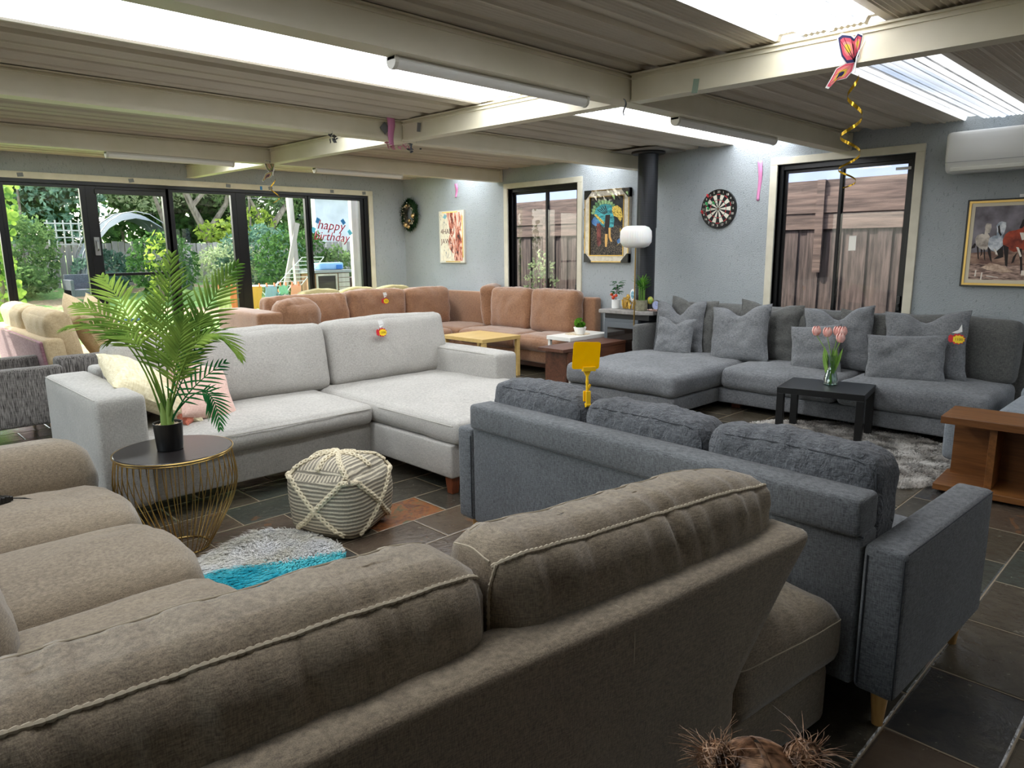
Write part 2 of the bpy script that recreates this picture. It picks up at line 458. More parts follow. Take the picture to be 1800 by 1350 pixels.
def skylight_mat(name, strength, tint):
    m, nt, b = new_mat(name); tc = N(nt, 'ShaderNodeTexCoord'); sp = N(nt, 'ShaderNodeSeparateXYZ'); nt.links.new(tc.outputs['Object'], sp.inputs[0])
    ln = mth(nt, 'GREATER_THAN', mth(nt, 'SINE', mth(nt, 'MULTIPLY', sp.outputs['Y'], 2 * pi / .058)), .86)
    dirt = noise_n(nt, coords(nt, (2.5, 22, 1)), 2.0, 4, .7); big = noise_n(nt, coords(nt, (.5, 3, 1)), 1.0, 2, .5)
    c = mixc(nt, mth(nt, 'GREATER_THAN', mth(nt, 'SINE', mth(nt, 'MULTIPLY', sp.outputs['Y'], 2 * pi / .43)), .2), ramp(nt, big, [(.35, tint), (.65, '#ffffff')]), '#ffffff')
    c = mixc(nt, mth(nt, 'MULTIPLY', ln, mth(nt, 'MULTIPLY', dirt, 1.7)), c, '#3a4048')
    b.inputs['Base Color'].default_value = (.8, .85, .9, 1); b.inputs['Roughness'].default_value = .4
    nt.links.new(c, b.inputs['Emission Color']); b.inputs['Emission Strength'].default_value = strength; return m
M_sky = skylight_mat('translucent_sheet', SKYLIGHT, '#e6eef8'); M_sky2 = skylight_mat('dimmed_glow_sheet', SKYLIGHT * .15, '#a9bfdc')  # second one is the same sheet, glow dimmed and blued so ribs show
g = G()
cuts = sorted(set([Y0, YW + .14] + [s[0] for s in SKY] + [s[1] for s in SKY]))
parts_v = []; parts_f = []
def sheet_into(vs, fs, y0, y1, x0, x1):
    ys = []; y = y0
    while y < y1 - 1e-4: ys.append(y); y += .00725
    ys.append(y1); o = len(vs)
    for i, y in enumerate(ys):
        z = zc(y) + profile(y); vs += [(x0, y, z), (x1, y, z)]
        if i: k = o + 2 * i; fs.append((k - 2, k, k + 1, k - 1))
for a, b_ in zip(cuts, cuts[1:]):
    mid = (a + b_) / 2; sp = [(X0 - .1, XW + .14)]
    for s in SKY:
        if s[0] < mid < s[1]:
            nsp = []
            for p, q in sp:
                if p < s[2]: nsp.append((p, min(q, s[2])))
                if q > s[3]: nsp.append((max(p, s[3]), q))
            sp = [t for t in nsp if t[1] - t[0] > .02 and not (t[0] >= XW - .01) and not (t[1] <= X0 + .01)] or []
    for p, q in sp: sheet_into(parts_v, parts_f, a, b_, p, q)
prop(raw('ceiling', parts_v, parts_f, M_roof), kind='structure')
for i, s in enumerate(SKY):
    vs = []; fs = []; sheet_into(vs, fs, s[0], s[1], max(s[2], X0), min(s[3], XW))
    prop(raw('skylight', vs, fs, M_sky2 if 1 < s[0] < 2 and s[2] > 3 else M_sky), kind='structure')

# steel beams: web with lipped flanges
def beam_x(y, x0, x1):
    g = G(); b_ = zc(y) - .172; t = zc(y) - .006
    g.box(x0, x1, y, y + .075, b_ + .012, t); g.box(x0, x1, y - .014, y + .11, b_, b_ + .012)
    g.box(x0, x1, y - .014, y - .006, b_ + .012, b_ + .026)
    g.box(x0, x1, y - .012, y, t - .03, t - .022); g.box(x0, x1, y - .018, y + .09, t - .008, t)
    g.box(x1 - .03, x1, y - .03, y + .0, b_, t)
    return g
def beam_y(x, y0, y1):
    g = G(); b_ = zc((y0 + y1) / 2) - .172; k = .0124 * (y1 - y0) / 2
    def sl(xa, xb, za, zb):
        vs = []
        for z in (za, zb):
            for y in (y0, y1):
                for xx in (xa, xb): vs.append((xx, y, z + (k if y == y1 else -k)))
        g.add(vs, [(0, 2, 3, 1), (4, 5, 7, 6), (0, 1, 5, 4), (2, 6, 7, 3), (0, 4, 6, 2), (1, 3, 7, 5)])
    sl(x, x + .07, b_ + .012, b_ + .16); sl(x - .012, x + .09, b_, b_ + .012); sl(x - .01, x, b_ + .128, b_ + .136); sl(x - .016, x + .09, b_ + .152, b_ + .162)
    return g
i = 1
for y in (.36, 2.78, 5.14, 7.57):
    prop(beam_x(y, X0, XW - .005).build('trim_%d' % i, M_beam), kind='structure'); i += 1
for (a, b_) in ((Y0, .34), (.48, 2.755), (2.90, 5.11), (5.26, 7.54), (7.69, YW)):
    prop(beam_y(3.72, a, b_).build('trim_%d' % i, M_beam), kind='structure'); i += 1
TR = i

# window and door frames
def trims(name, holes_pts):
    g = G()
    for b in holes_pts: g.box(*b)
    return prop(g.build(name, M_trim, bevel=.003), kind='structure')
def reveal_back(n, w):
    y0, y1, z0, z1 = w
    trims('trim_%d' % n, [(XW - .022, XW + .10, y1, y1 + .075, z0 - .05, z1), (XW - .022, XW + .10, y0 - .075, y0, z0 - .05, z1),
                          (XW - .022, XW + .10, y0 - .075, y1 + .075, z1 + .0005, z1 + .07), (XW - .03, XW + .10, y0 + .0005, y1 - .0005, z0 - .05, z0)])
def window_back(n, w, mull, glassm=None):
    y0, y1, z0, z1 = w
    o = bpy.data.objects.new('window_%d' % n, None); COL.objects.link(o); o.location = (XW + .07, (y0 + y1) / 2, z0); prop(o, kind='structure')
    cy = (y0 + y1) / 2; X = 0; h = z1 - z0
    g = G(); f = .04
    g.box(X - .03, X + .04, y0 - cy, y0 - cy + f, 0, h); g.box(X - .03, X + .04, y1 - cy - f, y1 - cy, 0, h)
    g.box(X - .03, X + .04, y0 - cy + f, y1 - cy - f, 0, f); g.box(X - .03, X + .04, y0 - cy + f, y1 - cy - f, h - f * 1.3, h)
    g.build('window_frame', M_blackframe, o, bevel=.003)
    m = mull - cy
    for (a, b, dx) in ((m - .01, y1 - cy - f, .022), (y0 - cy + f, m + .03, 0)):
        s = G(); s.box(X + dx - .012, X + dx + .008, a, a + .038, f, h - f); s.box(X + dx - .012, X + dx + .008, b - .03, b, f, h - f)
        s.box(X + dx - .012, X + dx + .008, a + .038, b - .03, f, f + .05); s.box(X + dx - .012, X + dx + .008, a + .038, b - .03, h - f - .045, h - f)
        so = s.build('sash', M_blackframe, o, bevel=.002)
        p = G(); p.box(X + dx - .004, X + dx - .001, a + .03, b - .025, f + .04, h - f - .04); p.build('pane', M_glass if glassm is None else glassm, so)
    k = G(); k.box(X - .055, X - .02, y0 - cy + .03, y0 - cy + .06, .82, .96); k.box(X - .07, X - .05, y0 - cy + .035, y0 - cy + .055, .86, .89)
    k.build('window_handle', M_black, o, bevel=.004)
    return o
reveal_back(TR, WIN2); reveal_back(TR + 1, WIN3); reveal_back(TR + 2, WIN4)
window_back(2, WIN2, 6.74); w3 = window_back(3, WIN3, 2.84); window_back(4, WIN4, -.3)
# catch and paper note on window 3
g = G(); g.box(-.045, -.035, -.60, -.47, 2.10, 2.125); g.build('window_catch', M_steel, w3)
g = G(); g.box(-.009, -.0075, -.157, -.09, 1.50, 1.64); nt_ = g.build('paper_note', plain('paper', '#f4f2ea', .8), None, ML(XW + .07, (WIN3[0] + WIN3[1]) / 2, 0))
prop(nt_, 'small white paper stuck on the right pane of the window over the grey sectional', 'note')

# garden side: sliding doors and fixed panes, black aluminium
GY = YW + .05
def glazed(n, name, x0, x1, stiles, rails=(), extra=None):
    o = bpy.data.objects.new('%s_%d' % (name, n), None); COL.objects.link(o); o.location = (x0, GY, .02); prop(o, kind='structure')
    w = x1 - x0; h = 2.36; g = G(); a, b = stiles
    g.box(0, a, -.03, .03, 0, h); g.box(w - b, w, -.03, .03, 0, h); g.box(a, w - b, -.03, .03, 0, .07); g.box(a, w - b, -.03, .03, h - .06, h)
    for r in rails: g.box(a, w - b, -.02, .02, r - .018, r + .018)
    fr = g.build('door_frame' if name == 'door' else 'window_frame', M_blackframe, o, bevel=.003)
    p = G(); p.box(a - .01, w - b + .01, -.003, .003, .06, h - .05); p.build('pane', M_glass, o)
    return o
g = G(); g.box(.0, 6.5, YW - .005, YW + .13, 2.355, 2.40); g.box(0.0, .06, YW - .005, YW + .13, 0, 2.355); g.box(6.43, 6.5, YW - .005, YW + .13, 0, 2.355)
g.box(0.06, 6.43, YW + .0, YW + .13, -.0, .02)
prop(g.build('trim_%d' % (TR + 3), M_blackframe, bevel=.003), kind='structure')
trims('trim_%d' % (TR + 4), [(-.08, 6.58, YW - .025, YW - .001, 2.40, 2.475), (6.5, 6.58, YW - .025, YW - .001, 0, 2.3995), (-.08, 0, YW - .025, YW - .001, 0, 2.3995)])
glazed(5, 'window', .07, .82, (.05, .05)); glazed(6, 'window', .82, 1.64, (.04, .05))
glazed(7, 'window', 1.64, 2.50, (.04, .06))
d1 = glazed(1, 'door', 2.50, 3.47, (.12, .08), rails=(1.26,))
glazed(2, 'door', 3.43, 4.36, (.09, .07)); glazed(8, 'window', 4.36, 5.47, (.14, .06)); glazed(9, 'window', 5.45, 6.43, (.05, .07))
g = G(); g.box(.03, .09, -.06, -.03, 1.50, 1.72); g.tube([(.06, -.08, 1.56), (.06, -.11, 1.58), (.06, -.11, 1.66), (.06, -.08, 1.68)], .009, 6); g.build('door_handle', M_steel, d1)
g = G(); g.box(.1, .92, -.05, -.03, 2.24, 2.30); g.build('door_closer', M_black, d1, bevel=.004)

# wide glazed front at the left, outside the view
o = bpy.data.objects.new('window_10', None); COL.objects.link(o); o.location = (X0 - .07, 3.9, .25); prop(o, kind='structure')
g = G()
for k in range(5): y = -3.3 + k * 1.6375; g.box(-.03, .03, y, y + .05, 0, 2.1)
g.box(-.03, .03, -3.3, 3.3, 0, .05); g.box(-.03, .03, -3.3, 3.3, 2.05, 2.1); fr = g.build('window_frame', M_blackframe, o)
g = G(); g.box(-.003, .003, -3.27, 3.27, .03, 2.07); g.build('pane', M_glass, fr)

# bits of tape and hooks left on trim and beams
M_tape = plain('silver_tape', '#6f7274', .4); M_tapeg = plain('green_tape', '#8fa290', .6); M_tapeb = plain('blue_tape', '#2f7fc0', .6)
def scrap(x, y, z, w, h, m, label, face='y', rot=0):
    g = G()
    if face == 'y': g.box(-w / 2, w / 2, -.004, 0, -h / 2, h / 2)
    else: g.box(-.004, 0, -w / 2, w / 2, -h / 2, h / 2)
    M = ML(x, y, z) @ Matrix.Rotation(rad(rot), 4, 'Y' if face == 'y' else 'X')
    prop(g.build('tape_scrap', m, None, M), label, 'tape')
for i, x in enumerate((1.85, 3.02, 4.25, 4.86, 5.85, 6.42)):
    scrap(x, YW - .025, 2.437, .06, .045, M_tape, 'grey tape scrap on the trim above the garden doors, %s' %
          ['far left', 'above the mid-rail door', 'over the palm', 'over the laundry', 'left of the birthday lettering', 'at the right end'][i], rot=random.uniform(-15, 15))
scrap(4.72, YW - .025, 2.43, .03, .05, M_tapeb, 'blue tape scrap on the cream head trim above the garden doors')
scrap(3.705, 2.30, 2.44, .035, .075, M_tapeg, 'green tape scrap on the cross beam near its joint', face='x', rot=8)
scrap(3.70, 4.86, 2.53, .04, .07, M_tape, 'dark grey tape scrap on the second cross beam beside the pink streamer', face='x', rot=10)
scrap(3.55, 5.125, 2.54, .07, .07, M_tape, 'dark diamond of tape on the long beam left of the pink streamer', rot=45)
# ================================================================== UPHOLSTERY FABRICS
F_light = fabric('light_grey_weave', '#999691', '#bfbcb6', 380, 3, .2, .22)
F_grey = fabric('mid_grey_weave', '#484a4d', '#74777a', 320, 3, .15, .25)
F_slate = fabric('crinkled_slate_linen', '#45474b', '#6b6e73', 260, 4, .15, 1.0, crease=2.0, crs=26)
F_taupe = fabric('taupe_velour', '#62574a', '#938672', 430, 3, .16, .18, sheen=.3)
F_dark = fabric('charcoal_linen', '#4b4b4b', '#72726f', 280, 2.5, .2, .25, crease=.25)
F_dark2 = fabric('washed_grey_linen', '#595b5e', '#87898c', 260, 3, .25, .7, crease=1.2, crs=12)
F_tan = fabric('tan_microsuede', '#7a563f', '#a07759', 200, 2.2, .3, .15, sheen=.5)
F_khaki = fabric('khaki_cloth', '#8b8159', '#a79d75', 220, 2, .2, .2)
F_beige = fabric('cream_linen', '#a8926f', '#c4b08d', 220, 2, .2, .2)
F_rose_refl = fabric('rose_reflection_cloth', '#7a5058', '#9c757c', 120, 1.5, .5, .15)  # cream cloth with the pink of reflected light put into its colour
F_tweed = fabric('charcoal_tweed', '#2f2c2a', '#8d8883', 170, 3, .1, .3, stretch=.5, vert=.3)
F_cream_fur = fabric('cream_boucle', '#cdc09a', '#efe6c8', 90, 3, .2, .9, crease=1.0)
F_pink = fabric('blush_cotton', '#d3a99c', '#e9cbbf', 260, 3, .2, .2)
M_pipe_l = plain('light_piping', '#b5b2aa', .9); M_pipe_d = plain('dark_piping', '#2c2f34', .9); M_pipe_t = plain('taupe_cord', '#aba08c', .9)
M_legw = wood('beech_leg', '#a8793f', '#d3a667', 2, 4, .4); M_legr = wood('red_brown_leg', '#5a2c17', '#8a4a2a', 2, 4, .35)
M_under = plain('underside_cloth', '#111112', .95)

def wr(t):
    L = t.location
    return lambda b: (b[0] - L.x, b[1] - L.x, b[2] - L.y, b[3] - L.y, b[4] - L.z, b[5] - L.z)
def leg_round(parent, x, y, z0, z1, r0, r1, m, tilt=0):
    g = G(); g.lathe([(r0, z0), (r0 * 1.02, z0 + .005), (r1, z1)], 16, ML(x, y, 0)); return g.build('leg', m, parent, smooth=True)
def leg_sq(parent, x, y, z0, z1, a0, a1, m):
    g = G(); vs = []
    for z, a in ((z0, a0), (z1, a1)): vs += [(x - a, y - a, z), (x + a, y - a, z), (x + a, y + a, z), (x - a, y + a, z)]
    g.add(vs, [(3, 2, 1, 0), (4, 5, 6, 7), (0, 1, 5, 4), (1, 2, 6, 5), (2, 3, 7, 6), (3, 0, 4, 7)]); return g.build('leg', m, parent, bevel=.004)

# ------------------------------------------------------------------ 1. light grey sofa with chaise (faces the camera side)
t = thing('chaise_sofa', 'light grey three seat sofa with a chaise end, standing behind the knitted pouf', 'sofa', (2.5, 4.3, 0)); B = wr(t)
soft('base', F_light, t, B((1.18, 3.90, 4.27, 5.30, .115, .335)), .015, wr=.001)
soft('base', F_light, t, B((2.72, 4.02, 3.35, 4.30, .115, .335)), .015, wr=.001)
soft('back', F_light, t, B((1.25, 4.1, 5.25, 5.46, .12, .80)), .03)
soft('armrest', F_light, t, B((.985, 1.245, 4.22, 5.40, .115, .772)), .035, (.004, 0, .008), wr=.003, wf=4)
soft('armrest', F_light, t, B((3.885, 4.135, 4.18, 5.40, .115, .705)), .035, (.004, 0, .008), wr=.003, wf=4)
def sagf(q, u):
    return q
soft('seat_cushion', F_light, t, B((1.25, 2.715, 4.19, 5.15, .335, .48)), .05, (.0, .015, .03), wr=.006, wf=4, seed=2, res=.06)
soft('seat_cushion', F_light, t, B((2.73, 4.03, 3.30, 5.15, .335, .49)), .05, (.012, .02, .03), wr=.007, wf=4, seed=3, res=.07)
soft('back_cushion', F_light, t, B((1.27, 2.83, 4.97, 5.23, .46, .985)), .07, (0, .05, .02), wr=.008, wf=5, seed=4, ang=(-9, 0, 0))
soft('back_cushion', F_light, t, B((2.85, 4.03, 4.97, 5.23, .46, .99)), .07, (0, .05, .02), wr=.008, wf=5, seed=5, ang=(-9, 0, 0))
def sq(pts): return [(x - 2.5, y - 4.3, z) for x, y, z in pts]
seam(t, 'piping', M_pipe_l, sq([(1.28, 4.186, .452), (2.0, 4.174, .455), (2.69, 4.19, .452)]), .0035)
seam(t, 'piping', M_pipe_l, sq([(2.722, 4.15, .462), (2.715, 3.7, .466), (2.73, 3.35, .46), (2.80, 3.292, .458), (3.4, 3.28, .46), (3.98, 3.30, .458)]), .0035)
seam(t, 'piping', M_pipe_l, sq([(.993, 4.26, .762), (.988, 5.36, .762)]), .003)
seam(t, 'piping', M_pipe_l, sq([(3.893, 4.22, .695), (3.888, 5.1, .697)]), .003)
for x, y in ((2.775, 3.41), (3.96, 3.41), (1.06, 4.32), (1.06, 5.35), (4.05, 5.35)): leg_sq(t, x - 2.5, y - 4.3, 0, .12, .026, .036, M_legr)

def lean_pillow(name, label, cat, mat, x, y, z, rz, w, h, th, tilt, seed, group=None, roll=0, **kw):
    """cushion standing at (x, y, z), its face towards local -y turned by rz, leaning back by tilt"""
    t = thing(name, label, cat, (x, y, z), rz, group)
    pillow('cover', mat, t, w, h, th, ML(0, 0, h / 2 * cos(rad(tilt)) * .97, rx=-tilt) @ Matrix.Rotation(rad(roll), 4, 'Y'), seed=seed, **kw); return t
lean_pillow('scatter_cushion', 'cream teddy-fleece cushion leaning over the left arm of the light grey sofa', 'cushion', F_cream_fur, 1.44, 4.80, .54, 66, .64, .58, .20, 56, 3, roll=-20, wr=.01, wf=12)
lean_pillow('scatter_cushion', 'blush pink cushion on the light grey sofa behind the palm', 'cushion', F_pink, 1.72, 4.66, .475, 30, .44, .44, .14, 34, 5, roll=22)
lean_pillow('scatter_cushion', 'small coral cushion glimpsed between the palm stems', 'cushion', fabric('coral_cotton', '#b0604c', '#cf7f69', 240), 1.57, 4.62, .48, 50, .24, .28, .10, 40, 6, roll=10)

# ------------------------------------------------------------------ 2. grey three seater seen from behind
t = thing('three_seat_sofa', 'grey three seat sofa on tapered beech legs with its back to the viewer', 'sofa', (2.235, .60, 0), 87.5)
soft('back_panel', F_grey, t, (.134, 2.09, -.12, -.0, .135, .655), .015, (0, -.004, 0))
soft('back_rail', F_grey, t, (.137, 2.085, -.125, .026, .645, .775), .022, (0, .004, .006), wr=.001)
soft('armrest', F_grey, t, (-.0, .128, -.87, .005, .135, .635), .022, (.006, 0, .003), wr=.0015)
soft('armrest', F_grey, t, (2.095, 2.215, -.87, .005, .135, .635), .022, (.006, 0, .003), wr=.0015)
soft('seat_base', F_grey, t, (.115, 2.10, -.84, -.1, .135, .30), .015)
for i in range(3): soft('seat_cushion', F_grey, t, (.125 + i * .658, .125 + (i + 1) * .658 - .008, -.865, -.2, .30, .45), .04, (0, 0, .015), wr=.003, seed=i)
for i, (a, b, tz) in enumerate(((.145, .795, .885), (.80, 1.44, .88), (1.445, 2.08, .89))):
    def fcr(q, u, s=i):
        a_ = abs(u[0]) ** 6
        q.z += -.014 * a_ * (u[2] > .3) + .008 * noise.noise(Vector((q.x * 7, q.y * 5, s * 9)))
        e = Vector((q.x * 26, q.y * 16, q.z * 16 + s * 4))
        n = noise.noise(e) * .008 + (1 - abs(noise.noise(e * 1.7 + Vector((3, 0, 0)))) * 2) * .004 + noise.noise(e * 3.1) * .003
        q.y += n * (1 if u[1] > 0 else .6); q.z += n * 1.0
        return q
    cu = soft('back_cushion', F_slate, t, (a, b, -.335, -.11, .45, tz - .012), .06, (.0, .012, .018), wr=.004, wf=9, seed=i + 3, fn=fcr, res=.02, maxn=34, ang=(4, 0, 0))
    surf_seam(t, 'piping', M_pipe_d, cu, [(a + .02, -.125, tz - .045), (a + .06, -.125, tz - .03), ((a + b) / 2, -.125, tz - .02), (b - .06, -.125, tz - .03), (b - .02, -.125, tz - .045)], .0022, ray=(0, -1, -1))
    surf_seam(t, 'piping', M_pipe_d, cu, [(a, -.125, tz - .06), (a, -.13, .62)], .0022)
seam(t, 'piping', M_pipe_d, [(.112, .006, .16), (.112, .006, .60)], .003); seam(t, 'piping', M_pipe_d, [(2.10, .006, .16), (2.10, .006, .60)], .003)
seam(t, 'piping', M_pipe_d, [(.004, -.02, .626), (.001, -.85, .626)], .0022); seam(t, 'piping', M_pipe_d, [(.004, .006, .15), (.004, .006, .615)], .0022)
seam(t, 'piping', M_pipe_d, [(.13, .004, .650), (2.09, .004, .650)], .003)
for x, y in ((.065, -.07), (.065, -.79), (2.15, -.07), (2.15, -.79)): leg_round(t, x, y, 0, .15, .017, .031, M_legw)

# ------------------------------------------------------------------ 3. taupe corner sofa in the foreground
RZ = -7.0
t = thing('corner_sofa', 'large taupe velour corner sofa with contrast cord seams, filling the foreground', 'sofa', (1.95, .80, 0), RZ)
TI = (Matrix.Translation((1.95, .80, 0)) @ Matrix.Rotation(rad(RZ), 4, 'Z')).inverted()
# rear panel whose free end is cut back diagonally below the top
def lean(q, u):
    z = q.z + .384; s_ = max(0, min(1, (.745 - z) / .34)); w = max(0, min(1, (q.x - .575) / .8))
    q.x -= .36 * s_ * w; q.y += .012 * noise.noise(Vector((q.x * 1.5, q.z * 2, 3)))
    if u[0] > .99: q.z += 0
    return q
bf = soft('back_frame', F_taupe, t, (-2.75, .02, -.035, .13, .02, .748), .035, (0, -.012, .0), wr=.003, wf=3, fn=lean, res=.06, maxn=48)
surf_seam(t, 'piping', M_pipe_t, bf, [(-.75, .02, .78), (-.74, -.04, .70), (-.74, -.05, .62)], .0012)
def gath(s, z0):
    def f(q, u):
        w = math.exp(-((q.z - z0 + .05) / .09) ** 2)
        n = noise.noise(Vector((q.x * 21 + q.z * 5 + s * 5, q.z * 2.5, s))) + .5 * noise.noise(Vector((q.x * 37 + s, q.z * 3, s)))
        q.y += n * .020 * w * (-1 if u[1] < 0 else .7); q.z += n * .007 * (u[2] > .5)
        q.y += .010 * math.exp(-((q.z - z0) / .012) ** 2) * (u[1] < -.5)      # pulled in at the cord
        q.z += (.012 * noise.noise(Vector((q.x * 2.2, 0, s * 3))) - (.022 * u[0] if s == 0 else 0)) * (u[2] > 0)
        return q
    return f
for i, (a, b, y0, y1, tz) in enumerate(((-1.03, -.0, .068, .32, .905), (-1.95, -1.04, .075, .36, .908), (-2.75, -1.86, .08, .37, .905))):
    hz = (tz - .50) / 2
    cu = soft('back_cushion', F_taupe, t, (a, b, y0, y1, .50, tz), .085, (.008, .024, .012), wr=.005, wf=4, seed=i + 11, fn=gath(i, hz - .02), res=.018, maxn=56, ang=(-2, 0, 0))
    zs = tz + .04 ; yy = y0 - .012
    e = .018 if i == 0 else 0; yc, zc_ = y0 + .030, tz - .018
    surf_seam(t, 'cord_seam', M_pipe_t, cu, [(a + .012, yc + .015, zc_ + e - .012), (a + .05, yc, zc_ + e), ((a + b) / 2, yc, zc_ + .004), (b - .05, yc, zc_ - e), (b - .012, yc + .015, zc_ - e - .012)], .0050, 6, ray=(0, 1, -1), cord=True)
    if i == 0: surf_seam(t, 'cord_seam', M_pipe_t, cu, [(a - .01, yc + .01, zc_ + .01), (a - .02, y0 + .05, tz - .09), (a - .02, y0 + .05, .62)], .004, 6, cord=True); surf_seam(t, 'cord_seam', M_pipe_t, cu, [(a - .01, yc + .03, zc_ + .01), (a + .01, (y0 + y1) / 2, tz + .0), (a - .0, y1 - .04, tz - .01)], .0022)
    surf_seam(t, 'cord_seam', M_pipe_t, cu, [(a + .04, y1 - .05, tz + .03), (b - .04, y1 - .05, tz + .03)], .0022)
# seat of the main run, reaching past the back at its free end
def seatf(q, u):
    if u[2] > .5: q.z -= .05 * max(0, u[0] - .6) * 1.5
    n = noise.noise(Vector((q.x * 24 - q.y * 12, 0, 4)))
    if u[2] > .2: q.z += n * .006 * max(0, -u[1]) + .004 * n * max(0, u[0])
    if u[0] > .85 and u[1] < -.85: q.x -= .03; q.y += .02
    return q
sc_ = soft('seat_cushion', F_taupe, t, (-.335, .275, -.02, .98, .225, .455), .06, (.01, .012, .025), wr=.005, wf=4, seed=21, fn=seatf, res=.025, maxn=44)
soft('seat_base', F_taupe, t, (-.335, .225, .005, .95, .02, .235), .03, wr=.004)
surf_seam(t, 'cord_seam', M_pipe_t, sc_, [(-.32, -.06, .425), (.2, -.06, .41), (.27, -.02, .40), (.32, .1, .40), (.32, .9, .41)], .0018)
soft('seat_cushion', F_taupe, t, (-1.9, -.345, .14, .98, .235, .455), .075, (0, 0, .02), wr=.006, seed=22)
soft('seat_base', F_taupe, t, (-2.6, -.35, .135, .93, .02, .245), .03)
# the return with its three seat rolls (modelled square to the room)
def WB(b): return b
MI = t.matrix_local if False else TI
def wsoft(name, b, **kw):
    x0, x1, y0, y1, z0, z1 = b
    return soft(name, F_taupe, t, b, M=MI, **kw)
def roll(s):
    def f(q, u):
        q.x += .06 * (1 - u[1] ** 2) * (u[0] > .6) - .02
        if u[2] > 0: q.z += .012 * (1 - u[1] ** 2)
        n = noise.noise(Vector((q.x * 9, q.y * 14, s)))
        if u[0] > .3: q.z += .004 * n; q.x += .004 * n
        return q
    return f
for i, (a, b) in enumerate(((3.155, 3.86), (2.46, 3.165), (1.55, 2.47))):
    wsoft('seat_cushion', (.14, .88, a, b, .20, .445), r=.095, puff=(.0, .0, .035), wr=.006, wf=3.5, seed=30 + i, fn=roll(i), res=.035, maxn=28)
wsoft('seat_base', (-.55, .84, 1.6, 4.1, .04, .25), r=.03)
def armf(q, u):
    if u[0] > .85: q.x += .01 * noise.noise(Vector((q.y * 30, q.z * 30, 1)))
    return q
wsoft('armrest', (-.62, .885, 3.80, 4.19, .06, .645), r=.15, puff=(.01, .0, .015), wr=.006, wf=4, seed=35, fn=armf, res=.04)
def backf(q, u):
    q.x -= (q.z + .2) * .45; return q
wsoft('back_cushion', (-.10, .29, 2.15, 2.98, .40, .86), r=.12, puff=(.05, 0, .02), wr=.012, wf=4, seed=36, fn=backf, res=.035)
wsoft('back_cushion', (-.10, .27, 2.99, 3.78, .40, .86), r=.12, puff=(.04, 0, .02), wr=.012, wf=4, seed=37, fn=backf, res=.035)
wsoft('back_frame', (-.62, -.35, 1.0, 4.1, .04, .72), r=.05)
# black plug lying on the return
t = thing('plug_adapter', 'black plug with a thin cord lying on the far seat roll of the taupe sofa', 'plug', (.45, 3.66, .475), 20)
g = G(); g.box(-.05, .03, -.02, .02, 0, .035); g.box(.03, .045, -.012, .012, .008, .028)
for k in range(4): g.box(-.04 + k * .016, -.032 + k * .016, -.022, .022, -.0, .038)
g.build('plug', M_black, t, bevel=.003)
g = G(); g.tube([(.04, 0, .018), (.08, -.03, .01), (.09, -.1, .006), (.03, -.17, .004), (-.08, -.2, .004), (-.2, -.19, .004)], .003, 6); g.build('cord', M_black, t, smooth=True)

# ------------------------------------------------------------------ 4. dark grey sectional against the back wall
t = thing('sectional_sofa', 'dark grey linen sectional with a chaise end, set along the back wall under the dartboard', 'sofa', (6.3, 2.8, 0)); B = wr(t)
soft('base', F_dark2, t, B((6.15, 7.08, 1.26, 3.45, .065, .205)), .02, wr=.002)
soft('base', F_dark2, t, B((5.37, 6.56, 3.44, 4.69, .065, .205)), .02, wr=.002)
soft('seat_cushion', F_dark2, t, B((6.10, 7.0, 1.20, 2.32, .212, .422)), .06, (.008, 0, .03), wr=.008, wf=4, seed=41)
soft('seat_cushion', F_dark2, t, B((6.10, 7.0, 2.33, 3.41, .212, .417)), .06, (.008, 0, .03), wr=.008, wf=4, seed=42)
def chf(q, u):
    if q.x > .4 and u[1] > .3: q.y -= (u[1] - .3) / .7 * .2 * min(1, (q.x - .4) / .1)
    return q
soft('seat_cushion', F_dark2, t, B((5.33, 7.0, 3.42, 4.71, .212, .417)), .06, (.015, .01, .035), wr=.01, wf=4, seed=43, fn=chf)
soft('back_frame', F_dark, t, B((7.07, 7.185, 1.13, 4.50, .07, .78)), .03)
for i, (a, b) in enumerate(((1.20, 2.34), (2.36, 3.47), (3.49, 4.49))):
    soft('back_cushion', F_dark, t, B((6.86, 7.09, a, b, .39, .935)), .08, (.02, 0, .01), wr=.012, wf=4, seed=44 + i, ang=(0, 4, 0))
soft('armrest', F_dark, t, B((6.42, 7.04, 4.60, 4.68, .23, .715)), .03, (0, .004, 0), wr=.003)
for x, y in ((5.45, 4.62), (5.45, 3.52), (7.0, 1.4)): leg_sq(t, x - 6.3, y - 2.8, 0, .07, .03, .035, M_under)
leg_sq(t, 6.34 - 6.3, 3.33 - 2.8, 0, .07, .045, .045, M_legr); leg_sq(t, 6.3 - 6.3, 1.42 - 2.8, 0, .07, .035, .035, M_under)
GP = 'grey linen cushions on the dark sectional'
def wallpillow(label, x, y, z, w, h, th, tilt, seed, turn=0, roll=0, mat=None, **kw):
    k = (x + .26) / x if x > 6.5 else 1.045
    return lean_pillow('scatter_cushion', label, 'cushion', mat or F_dark2, x * k, y * k, 1.55 - (1.55 - z + .005) * k, -90 + turn, w * k, h * k, th * .85, tilt * .8, seed, GP, roll, wr=.02, wf=8, **kw)
wallpillow('large grey cushion at the left end of the sectional, hidden behind two others', 6.56, 4.02, .46, .60, .58, .12, 8, 50, -6, 3, F_dark, chop=.1)
wallpillow('large chopped grey cushion at the left end of the sectional behind the small square one', 6.42, 4.08, .46, .58, .56, .16, 12, 51, 4, -2, chop=.24)
wallpillow('small square grey cushion in front at the left end of the sectional', 6.24, 4.02, .46, .44, .40, .13, 15, 52, 2, 1, chop=.14)
